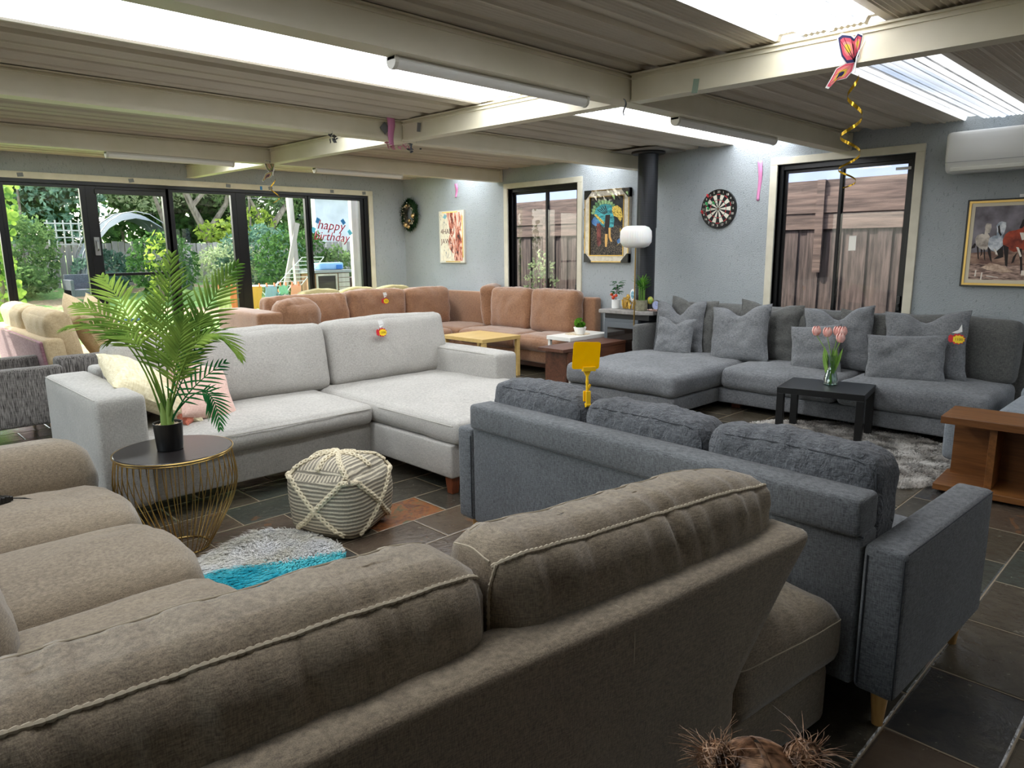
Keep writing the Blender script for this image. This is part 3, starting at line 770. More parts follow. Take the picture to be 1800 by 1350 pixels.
wallpillow('large grey cushion tucked behind the chopped one beside the chaise corner', 6.54, 3.16, .46, .60, .58, .12, 8, 53, 8, 4, F_dark, chop=.12)
wallpillow('large chopped grey cushion standing on the join of chaise and seat', 6.36, 3.36, .455, .64, .56, .17, 15, 54, -4, -6, chop=.16)
wallpillow('grey cushion squeezed behind the one over the tulips', 6.58, 2.28, .46, .46, .54, .10, 7, 55, 10, 3, F_dark)
wallpillow('large grey cushion behind the tulips on the middle seat', 6.44, 2.46, .46, .60, .58, .15, 13, 56, 4, -5, chop=.18)
wallpillow('small grey cushion directly behind the tulips', 6.26, 2.58, .46, .44, .42, .13, 15, 57, 2, -7)
wallpillow('large grey cushion carrying a yellow price tag on the right seat', 6.42, 1.76, .46, .64, .58, .17, 12, 58, -2, -4, chop=.14)
wallpillow('small oblong grey cushion at the front of the right seat', 6.22, 1.84, .46, .60, .40, .15, 18, 59, 2, -4)

# ------------------------------------------------------------------ 5. tan corner sofa in the far corner
t = thing('corner_sofa', 'tan brown microsuede corner sofa in the far corner under the small window', 'sofa', (5.5, 7.5, 0)); B = wr(t)
soft('seat_base', F_tan, t, B((6.33, 7.10, 5.70, 8.7, .14, .30)), .03, wr=.004); soft('seat_base', F_tan, t, B((3.7, 6.4, 7.65, 8.7, .14, .30)), .03)
def tuft(q, u):
    if u[2] > .5:
        q.z -= .012 * max(0, 1 - ((u[0] * 1.4) ** 2 + u[1] ** 2) * 6)
        q.z += .004 * noise.noise(Vector((q.x * 14, q.y * 4, 2)))
    return q
soft('seat_cushion', F_tan, t, B((6.28, 7.08, 5.64, 6.45, .29, .47)), .07, (.015, .01, .03), wr=.01, wf=5, seed=61, fn=tuft)
soft('seat_cushion', F_tan, t, B((6.28, 7.08, 6.46, 7.55, .29, .47)), .07, (.015, .01, .03), wr=.01, wf=5, seed=62, fn=tuft)
for i, (a, b) in enumerate(((3.85, 4.70), (4.71, 5.50), (5.51, 6.29))): soft('seat_cushion', F_tan, t, B((a, b, 7.60, 8.45, .29, .47)), .07, (0, .015, .03), wr=.008, seed=63 + i)
soft('seat_cushion', F_tan, t, B((6.30, 7.05, 7.56, 8.4, .29, .47)), .07, (0, 0, .02), wr=.008, seed=69)
soft('back_frame', F_tan, t, B((7.02, 7.16, 5.70, 8.74, .14, .93)), .03, wr=.002); soft('back_frame', F_tan, t, B((3.6, 7.02, 8.60, 8.80, .14, .82)), .04)
soft('armrest', F_tan, t, B((3.48, 3.80, 7.62, 8.74, .13, .865)), .04, (0, 0, .01), wr=.003)
def fold(s):
    def f(q, u):
        n = noise.noise(Vector((q.x * 13 + q.y * 13 + q.z * 3, q.z * 4, s * 7))) * (.5 + .8 * max(0, u[2]))
        q.z += .014 * n * (u[2] > 0); k = .012 * n
        q.x += k * (1 if abs(u[0]) > .9 else 0); q.y -= k * (1 if abs(u[1]) > .9 else 0)
        return q
    return f
for i, (a, b, tz) in enumerate(((6.64, 7.42, 1.02), (5.86, 6.63, 1.02))): soft('back_cushion', F_tan, t, B((6.78, 7.02, a, b, .46, tz)), .075, (.035, .012, .012), wr=.014, wf=6, seed=70 + i, fn=fold(i), ang=(0, 5, 0))
for i, (a, b, tz) in enumerate(((3.92, 5.08, .99), (5.09, 6.01, 1.01), (6.02, 6.82, 1.00))): soft('back_cushion', F_tan, t, B((a, b, 8.30, 8.56, .46, tz)), .075, (0, .035, .012), wr=.015, wf=6, seed=73 + i, fn=fold(i + 4), ang=(-5, 0, 0))
soft('back_cushion', F_tan, t, B((6.75, 7.35, 7.50, 7.76, .46, 1.04)), .07, (0, .03, .01), wr=.015, seed=79, fn=fold(9), ang=(-5, 0, 38))
for i, (x, y) in enumerate(((6.37, 5.78), (7.0, 5.78), (3.8, 7.72), (6.37, 7.72))): leg_sq(t, x - 5.5, y - 7.5, 0, .14, .045, .05, plain('dark_leg_%d' % i, '#3a1f17', .4))
g = G(); g.box(6.36 - 5.5, 6.40 - 5.5, 5.83 - 7.5, 7.67 - 7.5, .09, .142); g.build('plinth', plain('dark_plinth', '#3a1f17', .4), t)
t = thing('bolster_cushion', 'loose tan back cushion lying over the left arm of the tan corner sofa', 'cushion', (4.03, 7.78, .78), 14)
soft('cover', F_tan, t, (-.30, .30, -.17, .17, -.20, .20), .15, (.02, .03, .03), wr=.02, wf=5, seed=80, fn=fold(12), ang=(0, 6, 0))

# khaki sofa behind it
t = thing('two_seat_sofa', 'khaki two seat sofa standing between the tan corner sofa and the garden doors', 'sofa', (5.7, 9.35, 0)); B = wr(t)
soft('back_frame', F_khaki, t, B((4.66, 6.74, 8.90, 9.08, .12, .90)), .05); soft('seat_base', F_khaki, t, B((4.7, 6.7, 9.05, 9.72, .12, .44)), .05)
soft('armrest', F_khaki, t, B((4.62, 4.84, 8.95, 9.74, .12, .66)), .05); soft('armrest', F_khaki, t, B((6.56, 6.78, 8.95, 9.74, .12, .66)), .05)
def pk(q, u):
    if u[2] > 0: q.z += .02 * (1 - u[0] ** 2) + .01 * noise.noise(q * 5)
    return q
for i, (a, b) in enumerate(((4.78, 5.40), (5.41, 6.02), (6.03, 6.64))): soft('back_cushion', F_khaki, t, B((a, b, 9.02, 9.24, .42, .985)), .06, (0, .03, .02), wr=.008, seed=83 + i, fn=pk)

for x in (4.72, 6.68):
    for y in (8.98, 9.66): leg_sq(t, x - 5.7, y - 9.35, 0, .125, .025, .03, M_legw)

# ------------------------------------------------------------------ 6. cream sofa by the garden doors, seen from its back corner
t = thing('high_back_sofa', 'cream sofa with a pink reflection painted on its rear panel, backing towards the left edge', 'sofa', (1.8, 8.4, 0)); B = wr(t)
def lb(q, u): q.x += (q.z - .1) * -.10; return q
soft('back_frame', F_beige, t, B((1.40, 1.56, 7.36, 9.72, .12, .80)), .035, wr=.003, fn=lb)
soft('rear_panel', F_rose_refl, t, B((1.375, 1.41, 7.40, 9.70, .10, .775)), .015, fn=lb)
soft('seat_base', F_beige, t, B((1.5, 2.35, 7.40, 9.72, .12, .30)), .03)
for i, (a, b) in enumerate(((7.42, 8.52), (8.54, 9.66))):
    soft('seat_cushion', F_beige, t, B((1.62, 2.38, a, b, .30, .47)), .06, (.01, 0, .02), seed=90 + i)
    soft('back_cushion', F_beige, t, B((1.47, 1.68, a + .02, b - .02, .46, 1.03)), .08, (.03, .01, .012), wr=.01, wf=5, seed=92 + i, ang=(0, -12, 0), fn=fold(15 + i))
seam(t, 'piping', plain('cream_piping', '#8a7a60', .9), [(-.475, -1.0, .78), (-.475, .6, .78)], .003)
lean_pillow('scatter_cushion', 'cream cushion with gathered corner leaning on the cream sofa, nearer one', 'cushion', F_beige, 1.92, 8.12, .49, 80, .64, .66, .22, 24, 95, 'cream cushions on the cream sofa', roll=-20, wr=.012)
lean_pillow('scatter_cushion', 'cream cushion leaning on the cream sofa, farther one beside the glass', 'cushion', F_beige, 2.16, 8.40, .49, 72, .64, .66, .20, 26, 96, 'cream cushions on the cream sofa', roll=-14, wr=.012)

# ------------------------------------------------------------------ 7. tweed armchairs at the left edge
GT = 'charcoal tweed armchairs at the left edge'
t = thing('armchair', 'charcoal tweed armchair with beech legs cut off by the left edge', 'armchair', (.9, 7.3, 0), group=GT); B = wr(t)
soft('armrest', F_tweed, t, B((.42, 1.39, 6.80, 6.93, .155, .635)), .03, wr=.002); soft('armrest', F_tweed, t, B((.42, 1.39, 7.62, 7.75, .155, .635)), .03)
soft('seat_cushion', F_tweed, t, B((.5, 1.36, 6.94, 7.61, .28, .46)), .05, (0, 0, .02)); soft('back_frame', F_tweed, t, B((.34, .52, 6.84, 7.72, .2, .84)), .06)
for x, y in ((1.28, 6.87), (1.28, 7.68), (.5, 6.87), (.5, 7.68)): leg_round(t, x - .9, y - 7.3, 0, .17, .014, .026, M_legw)
t = thing('armchair', 'charcoal tweed armchair behind the left arm of the light grey sofa', 'armchair', (1.9, 6.7, 0), group=GT); B = wr(t)
soft('armrest', F_tweed, t, B((1.40, 2.25, 7.08, 7.24, .16, .665)), .035, wr=.002)
soft('seat_cushion', F_tweed, t, B((1.44, 2.3, 6.30, 7.07, .28, .485)), .05, (0, 0, .02)); soft('back_frame', F_tweed, t, B((2.22, 2.40, 6.2, 7.2, .16, .62)), .05)
soft('armrest', F_tweed, t, B((1.55, 2.25, 6.12, 6.28, .16, .50)), .035)
for x, y in ((1.5, 6.25), (1.5, 7.15), (2.3, 6.25), (2.3, 7.15)): leg_round(t, x - 1.9, y - 6.7, 0, .17, .014, .026, M_legw)

# ------------------------------------------------------------------ grey sofa behind the wooden console (right edge)
t = thing('lounge_sofa', 'pale grey sofa behind the wooden console at the right edge', 'sofa', (5.9, .4, 0)); B = wr(t)
F_pale = fabric('pale_grey_weave', '#6f767d', '#9299a0', 280, 3, .2, .2)
soft('seat_base', F_pale, t, B((5.36, 6.5, -.8, 1.06, .08, .36)), .06); soft('seat_cushion', F_pale, t, B((5.36, 6.05, -.8, 1.02, .36, .50)), .05, (0, 0, .02))
soft('seat_cushion', F_pale, t, B((6.06, 6.55, -.8, 1.02, .36, .55)), .05, (0, 0, .02)); soft('seat_base', F_pale, t, B((5.36, 5.6, .9, 1.31, .10, .40)), .05)
# ================================================================== OUTSIDE: GARDEN AND SIDE PASSAGE
def gz(y): return -.06 + max(0, (y - 11.0)) * .095
def lawn_mat():
    m, nt, b = new_mat('lawn'); v = coords(nt)
    n1 = noise_n(nt, v, .7, 4, .6); n2 = noise_n(nt, v, 14, 4, .7)
    c = ramp(nt, n2, [(.3, '#4d7a34'), (.7, '#9cc070')])
    c = mixc(nt, mth(nt, 'GREATER_THAN', n1, .56), c, ramp(nt, n2, [(.3, '#8a7558'), (.7, '#c2ab88')]))
    nt.links.new(c, b.inputs['Base Color']); b.inputs['Roughness'].default_value = .95; bump(nt, b, n2, .6, .05); return m
vs = []; fs = []
for j in range(20):
    y = YW + .14 + j * 1.2
    for i in range(14): x = -4 + i * 1.8; vs.append((x, y, gz(y) + .05 * noise.noise(Vector((x, y, 0)))))
for j in range(19):
    for i in range(13): k = j * 14 + i; fs.append((k, k + 1, k + 15, k + 14))
prop(raw('lawn', vs, fs, lawn_mat(), smooth=True), kind='structure')
g = G(); g.box(XW + .14, 16, -6, YW + .14, -.2, -.06); prop(g.build('side_path', speck('gravel', '#7d776c', '#a39c8e', 40, .9, bmp=.3)), kind='structure')

def leaf_mat(name, c1, c2):
    m = bpy.data.materials.new(name); m.use_nodes = True; nt = m.node_tree; nt.nodes.clear()
    o = N(nt, 'ShaderNodeOutputMaterial'); d = N(nt, 'ShaderNodeBsdfDiffuse'); t = N(nt, 'ShaderNodeBsdfTranslucent'); x = N(nt, 'ShaderNodeMixShader')
    v = coords(nt); n = noise_n(nt, v, 6, 2, .5); c = ramp(nt, n, [(.35, c1), (.65, c2)])
    nt.links.new(c, d.inputs[0]); nt.links.new(c, t.inputs[0]); x.inputs[0].default_value = .45
    nt.links.new(d.outputs[0], x.inputs[1]); nt.links.new(t.outputs[0], x.inputs[2]); nt.links.new(x.outputs[0], o.inputs[0]); return m
L_dark = leaf_mat('leaf_dark', '#2c4a26', '#5d8046'); L_mid = leaf_mat('leaf_mid', '#435f36', '#86a063')
L_lime = leaf_mat('leaf_lime', '#7d9a3a', '#c3cf62'); L_pale = leaf_mat('leaf_pale', '#7d9068', '#c3cda0'); L_blue = leaf_mat('leaf_blue', '#3f6150', '#7c9a84')
M_bark = speck('bark', '#5d5145', '#9b8d7c', 12, .9, (1, 1, .3), .5)
def crown(g, c, r, n, s, rnd, shell=.55, dens=3.0):
    vs = []; fs = []
    for _ in range(n):
        while True:
            d = Vector((rnd.uniform(-1, 1), rnd.uniform(-1, 1), rnd.uniform(-1, 1)))
            if shell < d.length < 1 and noise.noise(d * dens + Vector(c)) > -.12: break
        p = Vector((c[0] + d.x * r[0], c[1] + d.y * r[1], c[2] + d.z * r[2])); a = s * rnd.uniform(.6, 1.4)
        u = Vector((rnd.gauss(0, 1), rnd.gauss(0, 1), rnd.gauss(0, 1))).normalized(); w = u.cross(Vector((rnd.gauss(0, 1), rnd.gauss(0, 1), rnd.gauss(0, 1)))).normalized() * .5
        k = len(vs); vs += [p - u * a, p + w * a, p + u * a, p - w * a]; fs.append((k, k + 1, k + 2, k + 3))
    g.add(vs, fs)
def tree(name, label, x, y, h, crowns, mat, n=1500, s=.09, trunk=None, seed=1, cat='tree', group=None):
    rnd = random.Random(seed); z0 = gz(y); t = thing(name, label, cat, (x, y, z0), group=group)
    g = G()
    for (cx, cy, cz, rx, ry, rz) in crowns: crown(g, (cx, cy, cz), (rx, ry, rz), int(n / len(crowns)), s, rnd)
    g.build('foliage', mat, t)
    g = G()
    for pts, r in (trunk or [([(0, 0, 0), (0, 0, h * .6)], .05)]):
        m_ = len(pts); g.tube(pts, [r * (1 - .6 * i / (m_ - 1)) for i in range(m_)], 7)
    g.build('trunk' if cat == 'tree' else 'stem', M_bark, t, smooth=True); return t
GT = 'trees over the back fence'
tree('garden_tree', 'dense green tree over the fence behind the leftmost garden door', 4.0, 22, 5, [(0, 0, 2.6, 2.2, 1.4, 2.4), (1.4, .4, 3.4, 1.6, 1.2, 1.6)], L_blue, 4200, .085, seed=2, group=GT)
tree('garden_tree', 'tall pale tree with leaning trunk and forked branches behind the middle doors', 8.2, 21.5, 6,
     [(-.9, 1.0, 3.2, 1.7, 1.1, 1.5), (1.1, .8, 3.6, 1.7, 1.2, 1.5)], L_pale, 3600, .075,
     trunk=[([(.6, 0, 0), (.3, 0, 1.0), (-.1, 0, 1.9), (-.6, 0, 3.2)], .16), ([(.25, 0, 1.1), (.9, 0, 2.0), (1.2, 0, 3.1)], .10), ([(-.1, 0, 1.9), (.5, -.1, 2.6), (.9, -.1, 3.4)], .07), ([(-.6, 0, .2), (-.9, 0, 1.4), (-1.3, 0, 2.9)], .09)], seed=4, group=GT)
tree('garden_tree', 'brown branched tree with green foliage behind the laundry', 10.6, 21, 6,
     [(-.5, .6, 2.9, 1.6, 1.1, 1.5), (1.2, .9, 2.2, 1.5, 1.2, 1.8)], L_mid, 4200, .08,
     trunk=[([(-.9, 0, 0), (-.5, 0, 1.2), (.2, 0, 2.1), (.6, 0, 3.2)], .13), ([(-.5, 0, 1.2), (-1.0, 0, 2.2), (-1.1, 0, 3.1)], .08)], seed=5, group=GT)
tree('garden_tree', 'far dark tree filling the sky behind the middle doors', 7.2, 25, 7, [(0, 0, 3.0, 3.6, 1.5, 3.0), (4.6, 0, 3.0, 3.4, 1.5, 2.8), (-3.4, 0, 2.6, 2.6, 1.5, 2.6), (2.2, .5, 3.0, 2.6, 1.2, 2.8), (8.0, 0, 2.8, 3.0, 1.4, 2.6)], L_dark, 24000, .165, seed=6, group=GT)
tree('garden_tree', 'bright lime tree catching the sun beyond the fence', 9.4, 20.6, 4, [(0, 0, 1.5, .8, .5, .5), (-1.0, 0, 1.25, .6, .5, .35)], L_lime, 700, .075, seed=7, group=GT)
GS = 'shrubs along the garden fence'
def shrub(label, x, y, r, h, mat, seed, n=1500, s=.06, name='shrub'):
    return tree(name, label, x, y, h, [(0, 0, h * .55, r, r * .8, h * .52)], mat, n, s, [([(0, 0, 0), (.05, 0, h * .6)], .03), ([(0, 0, 0), (-.1, 0, h * .5)], .02)], seed, 'shrub', GS)
shrub('white flowered shrub below the trellis', 3.3, 18.6, .75, 1.7, L_mid, 11, 2600, .055)
shrub('low bluish shrub behind the wicker chair', 4.9, 18.6, .7, .9, L_blue, 12, 1200)
shrub('dark rounded shrub in front of the netting dome', 5.6, 16.8, .75, 1.45, L_dark, 13, 1800, .055)
shrub('low lime spray over the dark shrub', 5.35, 16.3, .3, 1.5, L_lime, 14, 160, .07)
shrub('grey green bush in front of the fence right of the palm', 7.4, 17.5, .9, 1.15, L_pale, 15, 1800, .05)
shrub('broad bluish hedge under the brown tree', 8.3, 17.6, 1.2, 1.55, L_blue, 16, 2800, .06)
shrub('ivy covered hedge left of the timber post', 7.9, 15.2, .9, 1.75, L_dark, 17, 2400, .055)
shrub('bushy green shrub right of the timber post', 8.8, 14.9, .5, 1.3, L_mid, 18, 1200, .05)
shrub('low planting along the lawn edge', 2.9, 17.9, .9, .7, L_mid, 19, 1600, .06)
shrub('low leafy planting at the foot of the white flowered shrub', 4.75, 17.9, .4, .5, L_blue, 20, 600, .07)
shrub('dark bush at the far left of the garden', 1.6, 16.5, 1.2, 1.9, L_mid, 21, 2200, .07)
# big-leaved climber
rnd = random.Random(31); t = thing('climbing_nasturtium', 'sunlit climber with round bright green leaves at the far left of the garden', 'plant', (1.9, 12.6, gz(12.6)))
vs = []; fs = []
for _ in range(560):
    z = rnd.uniform(.5, 2.55); w = .36 * (1 - abs(z - 1.9) * .35); p = Vector((rnd.uniform(-w, w) + .1 * sin(z * 3), rnd.uniform(-.3, .3), z)); a = rnd.uniform(.025, .06)
    u = Vector((rnd.gauss(0, 1), rnd.gauss(0, .5), rnd.gauss(0, 1))).normalized(); w_ = u.cross(Vector((0, -1, .3)) + u * .1).normalized(); k = len(vs)
    for q in range(8): vs.append(p + (u * cos(q * pi / 4) + w_ * sin(q * pi / 4)) * a)
    fs.append(tuple(range(k, k + 8)))
raw('foliage', vs, fs, leaf_mat('leaf_sunlit', '#56803a', '#b9cf62'), t)
g = G(); g.tube([(0, 0, 0), (.05, 0, 1), (-.05, 0, 2.3)], .03, 6); g.build('stem', M_bark, t)

# fences
M_pal = speck('weathered_paling', '#8f8780', '#bdb3ab', 5, .9, (1, 1, .15), .3)
M_pal2 = speck('red_brown_paling', '#352a29', '#655450', 26, .85, (1, 1, .10), .5, detail=5)
M_pal3 = speck('brown_rail_board', '#4a3a36', '#776159', 24, .8, (1, .08, 1), .5, detail=5)
t = thing('paling_fence', 'grey weathered paling fence at the end of the garden', 'fence', (7.5, 19.5, gz(19.5)))
g = G(); rnd = random.Random(5)
for i in range(92): x = -6.5 + i * .145; h = 1.02 + .06 * rnd.random(); g.box(x, x + .125, 0 + .012 * (i % 2), .02 + .012 * (i % 2), -.2, h)
g.build('palings', M_pal, t); g = G(); g.box(-6.5, 6.8, .03, .08, .75, .83); g.box(-6.5, 6.8, .03, .08, .2, .28); g.build('rail', M_pal, t)
t = thing('trellis', 'pale square trellis panel standing on the grey fence', 'trellis', (4.35, 19.4, gz(19.4) + .95))
g = G()
for i in range(5): g.box(-.35 + i * .16, -.32 + i * .16, -.01, .01, 0, .62)
for i in range(4): g.box(-.4, .38, -.022, -.01, .05 + i * .16, .08 + i * .16)
g.build('lattice', plain('trellis_paint', '#c9c4b8', .8), t)
t = thing('shade_netting', 'grey blue netting dome over the vegetable bed', 'netting', (5.5, 18.6, gz(18.2)))
g = G(); vs = []; fs = []
for i in range(13):
    for j in range(9): a = pi * i / 12; b = -1 + 2 * j / 8; vs.append((-cos(a) * 1.15, b * .6, sin(a) * 1.85 * (1 - .08 * b * b) + .05 * noise.noise(Vector((i, j, 0)))))
for i in range(12):
    for j in range(8): k = i * 9 + j; fs.append((k, k + 1, k + 10, k + 9))
g.add(vs, fs)
m, nt, b = new_mat('netting'); b.inputs['Base Color'].default_value = srgb('#59636b'); b.inputs['Alpha'].default_value = .9; b.inputs['Roughness'].default_value = .8
g.build('net', m, t, smooth=True); g = G()
for b_ in (-.6, 0, .6): g.tube([(-cos(pi * i / 12) * 1.16, b_, sin(pi * i / 12) * 1.86) for i in range(13)], .012, 5)
g.build('hoop', M_steel, t)
# neighbour's rendered wall and fence at the right of the garden
t = thing('neighbour_wall', 'pale grey rendered wall beyond the hutch with a cream gutter', 'wall', (10.4, 16.8, gz(16.8)))
g = G(); g.box(-1.0, 3.6, 0, .2, -.2, 2.42); g.build('render', speck('pale_render', '#b9bcc0', '#cfd2d6', 2, .8), t); g = G(); g.box(-1.1, 3.7, -.12, .0, 2.42, 2.58); g.build('gutter', M_trim, t)
t = thing('paling_fence', 'short grey paling fence behind the hutch', 'fence', (9.3, 15.2, gz(15.2)))
g = G()
for i in range(18): x = -.9 + i * .17; g.box(x, x + .15, .0 + .01 * (i % 2), .02 + .01 * (i % 2), -.3, 1.42)
g.build('palings', M_pal, t); g = G(); g.box(-.15, -.03, -.03, -.005, -.3, 1.5); g.build('post', M_trim, t)
M_tim = speck('grey_timber', '#a3978f', '#c9bdb3', 6, .8, (1, 1, .1), .2)
t = thing('swing_frame', 'timber frame of a post and slanted brace beside the clothes airer', 'frame', (7.1, 13.5, gz(13.5)))
g = G(); g.box(-.07, .03, -.05, .05, -.05, 3.1, ML(0, 0, 0, ry=-2)); g.build('post', M_tim, t)
g = G(); g.box(-.04, .05, -.09, -.05, 0, 2.15, ML(-.58, 0, -.15, ry=15.5)); g.build('brace', M_tim, t)
t = thing('veranda_post', 'square timber post between hutch and door frame', 'post', (7.25, 11.6, gz(11.6)))
g = G(); g.box(-.06, .06, -.05, .05, -.1, 2.9); g.build('shaft', M_tim, t); g = G(); g.box(.06, .12, -.05, .05, -.1, 2.9); g.build('batten', M_pal, t)
# hutch
t = thing('rabbit_hutch', 'weathered timber hutch with a wire mesh door, seen through the right pane', 'hutch', (7.75, 13.0, gz(13.0)))
M_hut = speck('hutch_wood', '#8a5f45', '#b98f72', 8, .8, (1, 1, .2), .2)
g = G(); g.box(-.62, .22, .0, .5, .0, .98); g.build('cabinet', M_hut, t, bevel=.005); g = G(); g.box(-.68, .28, -.05, .55, .98, 1.03); g.build('roof', plain('hutch_roof', '#8f8f90', .7), t)
g = G(); g.box(-.52, -.12, -.02, -.002, .52, .92); g.build('mesh_door', plain('wire_mesh', '#1e1a1a', .7), t)
g = G(); [g.box(a, b_, -.035, -.02, c, d) for a, b_, c, d in ((-.56, -.52, .48, .96), (-.12, -.08, .48, .96), (-.52, -.12, .92, .96), (-.52, -.12, .48, .52))]; g.build('door_frame', M_tim, t)
g = G(); [g.box(-.05, .2, -.03, -.005, .5 + k * .095, .585 + k * .095) for k in range(5)]; g.build('plank_panel', M_tim, t)
g = G(); g.box(.22, 1.0, .05, .5, .05, .86); g.build('run', plain('run_mesh', '#4a3530', .9), t)
t = thing('storage_tub', 'clear blue plastic tub lying on top of the hutch', 'tub', (7.66, 13.25, gz(13.0) + 1.03))
soft('tub', plain('blue_plastic', '#8db8d8', .4), t, (-.3, .26, -.14, .14, 0, .15), .04); g = G(); g.box(.08, .2, -.17, -.14, .02, .1); g.build('latch', plain('blue_latch', '#2b6fb5', .4), t)
# clothes airer
t = thing('clothes_airer', 'white wire clothes airer with raised wings outside the doors', 'airer', (6.2, 12.5, gz(12.5)))
g = G(); r = .008
A0 = Vector((-.75, 0, .92)); 
g.tube([(-.8, -.3, .85), (-.2, -.3, .85)], r, 5); g.tube([(-.8, .3, .85), (-.2, .3, .85)], r, 5)
for k in range(7): x = -.8 + k * .1; g.tube([(x, -.3, .85), (x, .3, .85)], r * .7, 5)
for k in range(8): f = k / 7; g.tube([(-.25 + .55 * f, -.3, .85 + .5 * f), (.25 + .5 * f, -.3, .85 + .5 * f)], r * .8, 5)
g.tube([(-.25, -.3, .85), (.3, -.3, 1.35)], r, 5); g.tube([(.25, -.3, .85), (.75, -.3, 1.35)], r, 5)
g.build('rail_grid', M_white, t, smooth=True)
for a, b_ in (((-.7, -.3, 0), (.1, -.3, .9)), ((.2, -.3, 0), (-.6, -.3, .85)), ((-.7, .3, 0), (.1, .3, .9)), ((.2, .3, 0), (-.6, .3, .85))):
    g = G(); g.tube([a, b_], r * 1.2, 6); g.build('leg', M_white, t, smooth=True)
def cloth(label, x, col, w, h, z=None, y=-.31):
    t = thing('laundry', label, 'laundry', (6.2 + x, 12.5 + y, gz(12.5) + (z or .86)))
    vs = []; fs = []; n = 10
    for j in range(n + 1):
        for i in range(n + 1):
            f = j / n; vs.append((-w / 2 + w * i / n + .01 * sin(j), -.012 - .02 * sin(i * 1.9) * f, -h * f + .015 * sin(i * 1.3) * f))
    for j in range(n):
        for i in range(n): k = j * (n + 1) + i; fs.append((k, k + 1, k + n + 2, k + n + 1))
    o = raw('towel', vs, fs, fabric('towel_' + label[:6], col, col, 200), t, smooth=True); md = o.modifiers.new('t', 'SOLIDIFY'); md.thickness = .006
    g = G(); g.box(-w / 2 + .03, -w / 2 + .045, -.03, .01, -.02, .05); g.box(w / 2 - .045, w / 2 - .03, -.03, .01, -.02, .05); g.build('peg', plain('peg_orange', '#d9764a', .5), t)
cloth('orange towel on the airer, leftmost of the laundry', -1.02, '#ef8f5a', .16, .42); cloth('pale yellow towel at the far left of the laundry', -1.22, '#dfe6a6', .22, .42)
cloth('yellow orange towel on the airer right of the door stile', -.66, '#e9b04e', .26, .40); cloth('pale blue cloth in the middle of the laundry', -.36, '#8fb3c4', .22, .40)
cloth('mint cloth under the raised wing', -.12, '#8fd0ae', .18, .16); cloth('peach towel, rightmost of the laundry', .12, '#f0a486', .20, .46)
cloth('slate blue cloth hanging below the mint one', -.12, '#6f8ea2', .22, .42, .74, -.27)
# timber table outside and the pool blue tub edge
t = thing('wicker_chair', 'dark grey wicker garden chair on the lawn', 'chair', (4.05, 17.0, gz(17.0)), 0)
M_wick = speck('wicker', '#3d3f46', '#6a6d75', 60, .7, (1, 1, 3), .4)
g = G(); g.box(-.32, .32, -.30, .30, .16, .30); g.build('seat', M_wick, t, bevel=.01)
for s_ in (-.32, .26): g = G(); g.box(s_, s_ + .06, -.32, .30, .12, .50); g.build('armrest', M_wick, t, bevel=.01)
g = G(); g.box(-.30, .32, .24, .32, .3, .60); g.build('backrest', M_wick, t, bevel=.01)
for x, y in ((-.3, -.3), (.3, -.3), (-.3, .28), (.3, .28)): g = G(); g.box(x - .02, x + .02, y - .02, y + .02, 0, .16); g.build('leg', M_wick, t)
t = thing('garden_hose', 'blue hose edging lying along the planting', 'hose', (3.3, 14.4, gz(14.4)))
g = G(); g.tube([(-.9 + i * .2, .05 * sin(i), .05) for i in range(12)], .03, 6); g.build('hose', plain('hose_blue', '#3d5f86', .6), t, smooth=True)

# side fence seen through the back wall windows
FX = 8.55
t = thing('boundary_fence', 'red brown boundary fence with board top outside the back windows', 'fence', (FX, 4.5, -.06))
g = G(); rnd = random.Random(9)
for i in range(100):
    y = -7 + i * .132; d = .014 * (i % 2); g.box(d, .018 + d, y - .012, y + .142, 0, 1.82)
g.build('palings', M_pal2, t)
g = G()
for k in range(3): g.box(-.02 - .012 * (k % 2), .01, -7, 6.2, 1.80 + k * .185, 1.987 + k * .185)
g.build('top_boards', M_pal3, t)
for y in (-5, -2.4, -.98, 1.6, 3.4, 5.6): g = G(); g.box(-.05, -.02, y, y + .09, .9 if y > 0 else 1.3, 2.36); g.build('post', M_pal3, t)
t = thing('neighbour_house', 'pale lavender wall of the house next door above the fence', 'building', (10.6, 3, -.06))
g = G(); g.box(0, .2, -12, 12, 0, 3.6); g.build('wall', speck('lavender_render', '#7f88a6', '#949dba', .8, .8), t); g = G(); g.box(-.1, 0, -12, 12, 3.1, 3.3); g.build('gutter', M_trim, t)
tree('side_shrub', 'sunlit shrub growing against the boundary fence behind the small window', 8.15, 7.6, 1.6, [(0, .1, .9, .18, .35, .7)], L_pale, 500, .035, [([(0, 0, 0), (-.05, .1, .8), (0, .2, 1.3)], .02)], 33, 'shrub')
tree('side_shrub', 'bare pale stems with sparse leaves at the left of the small window', 8.2, 9.0, 1.2, [(0, .0, .5, .15, .35, .35)], L_mid, 300, .035,
     [([(0, 0, 0), (-.02, .06, .7), (-.02, .2, 1.4)], .03), ([(0, 0, 0), (0, -.15, .8), (0, -.22, 1.3)], .025)], 34, 'shrub')
# ================================================================== TABLES, PLANTS AND SMALL THINGS
M_walnut = wood('walnut_veneer', '#43261a', '#6d4430', 0, 3, .35); M_oakc = wood('oak_console', '#5c3617', '#8c5c30', 1, 3, .4)
M_oakz = wood('oak_upright', '#5c3617', '#8c5c30', 0, 3, .4); M_birch = wood('birch_table', '#c9a662', '#e0c180', 0, 3, .4)
M_blackveneer = wood('black_veneer', '#161415', '#2c2827', 0, 5, .25); M_whitelac = plain('white_lacquer', '#eceae4', .3)

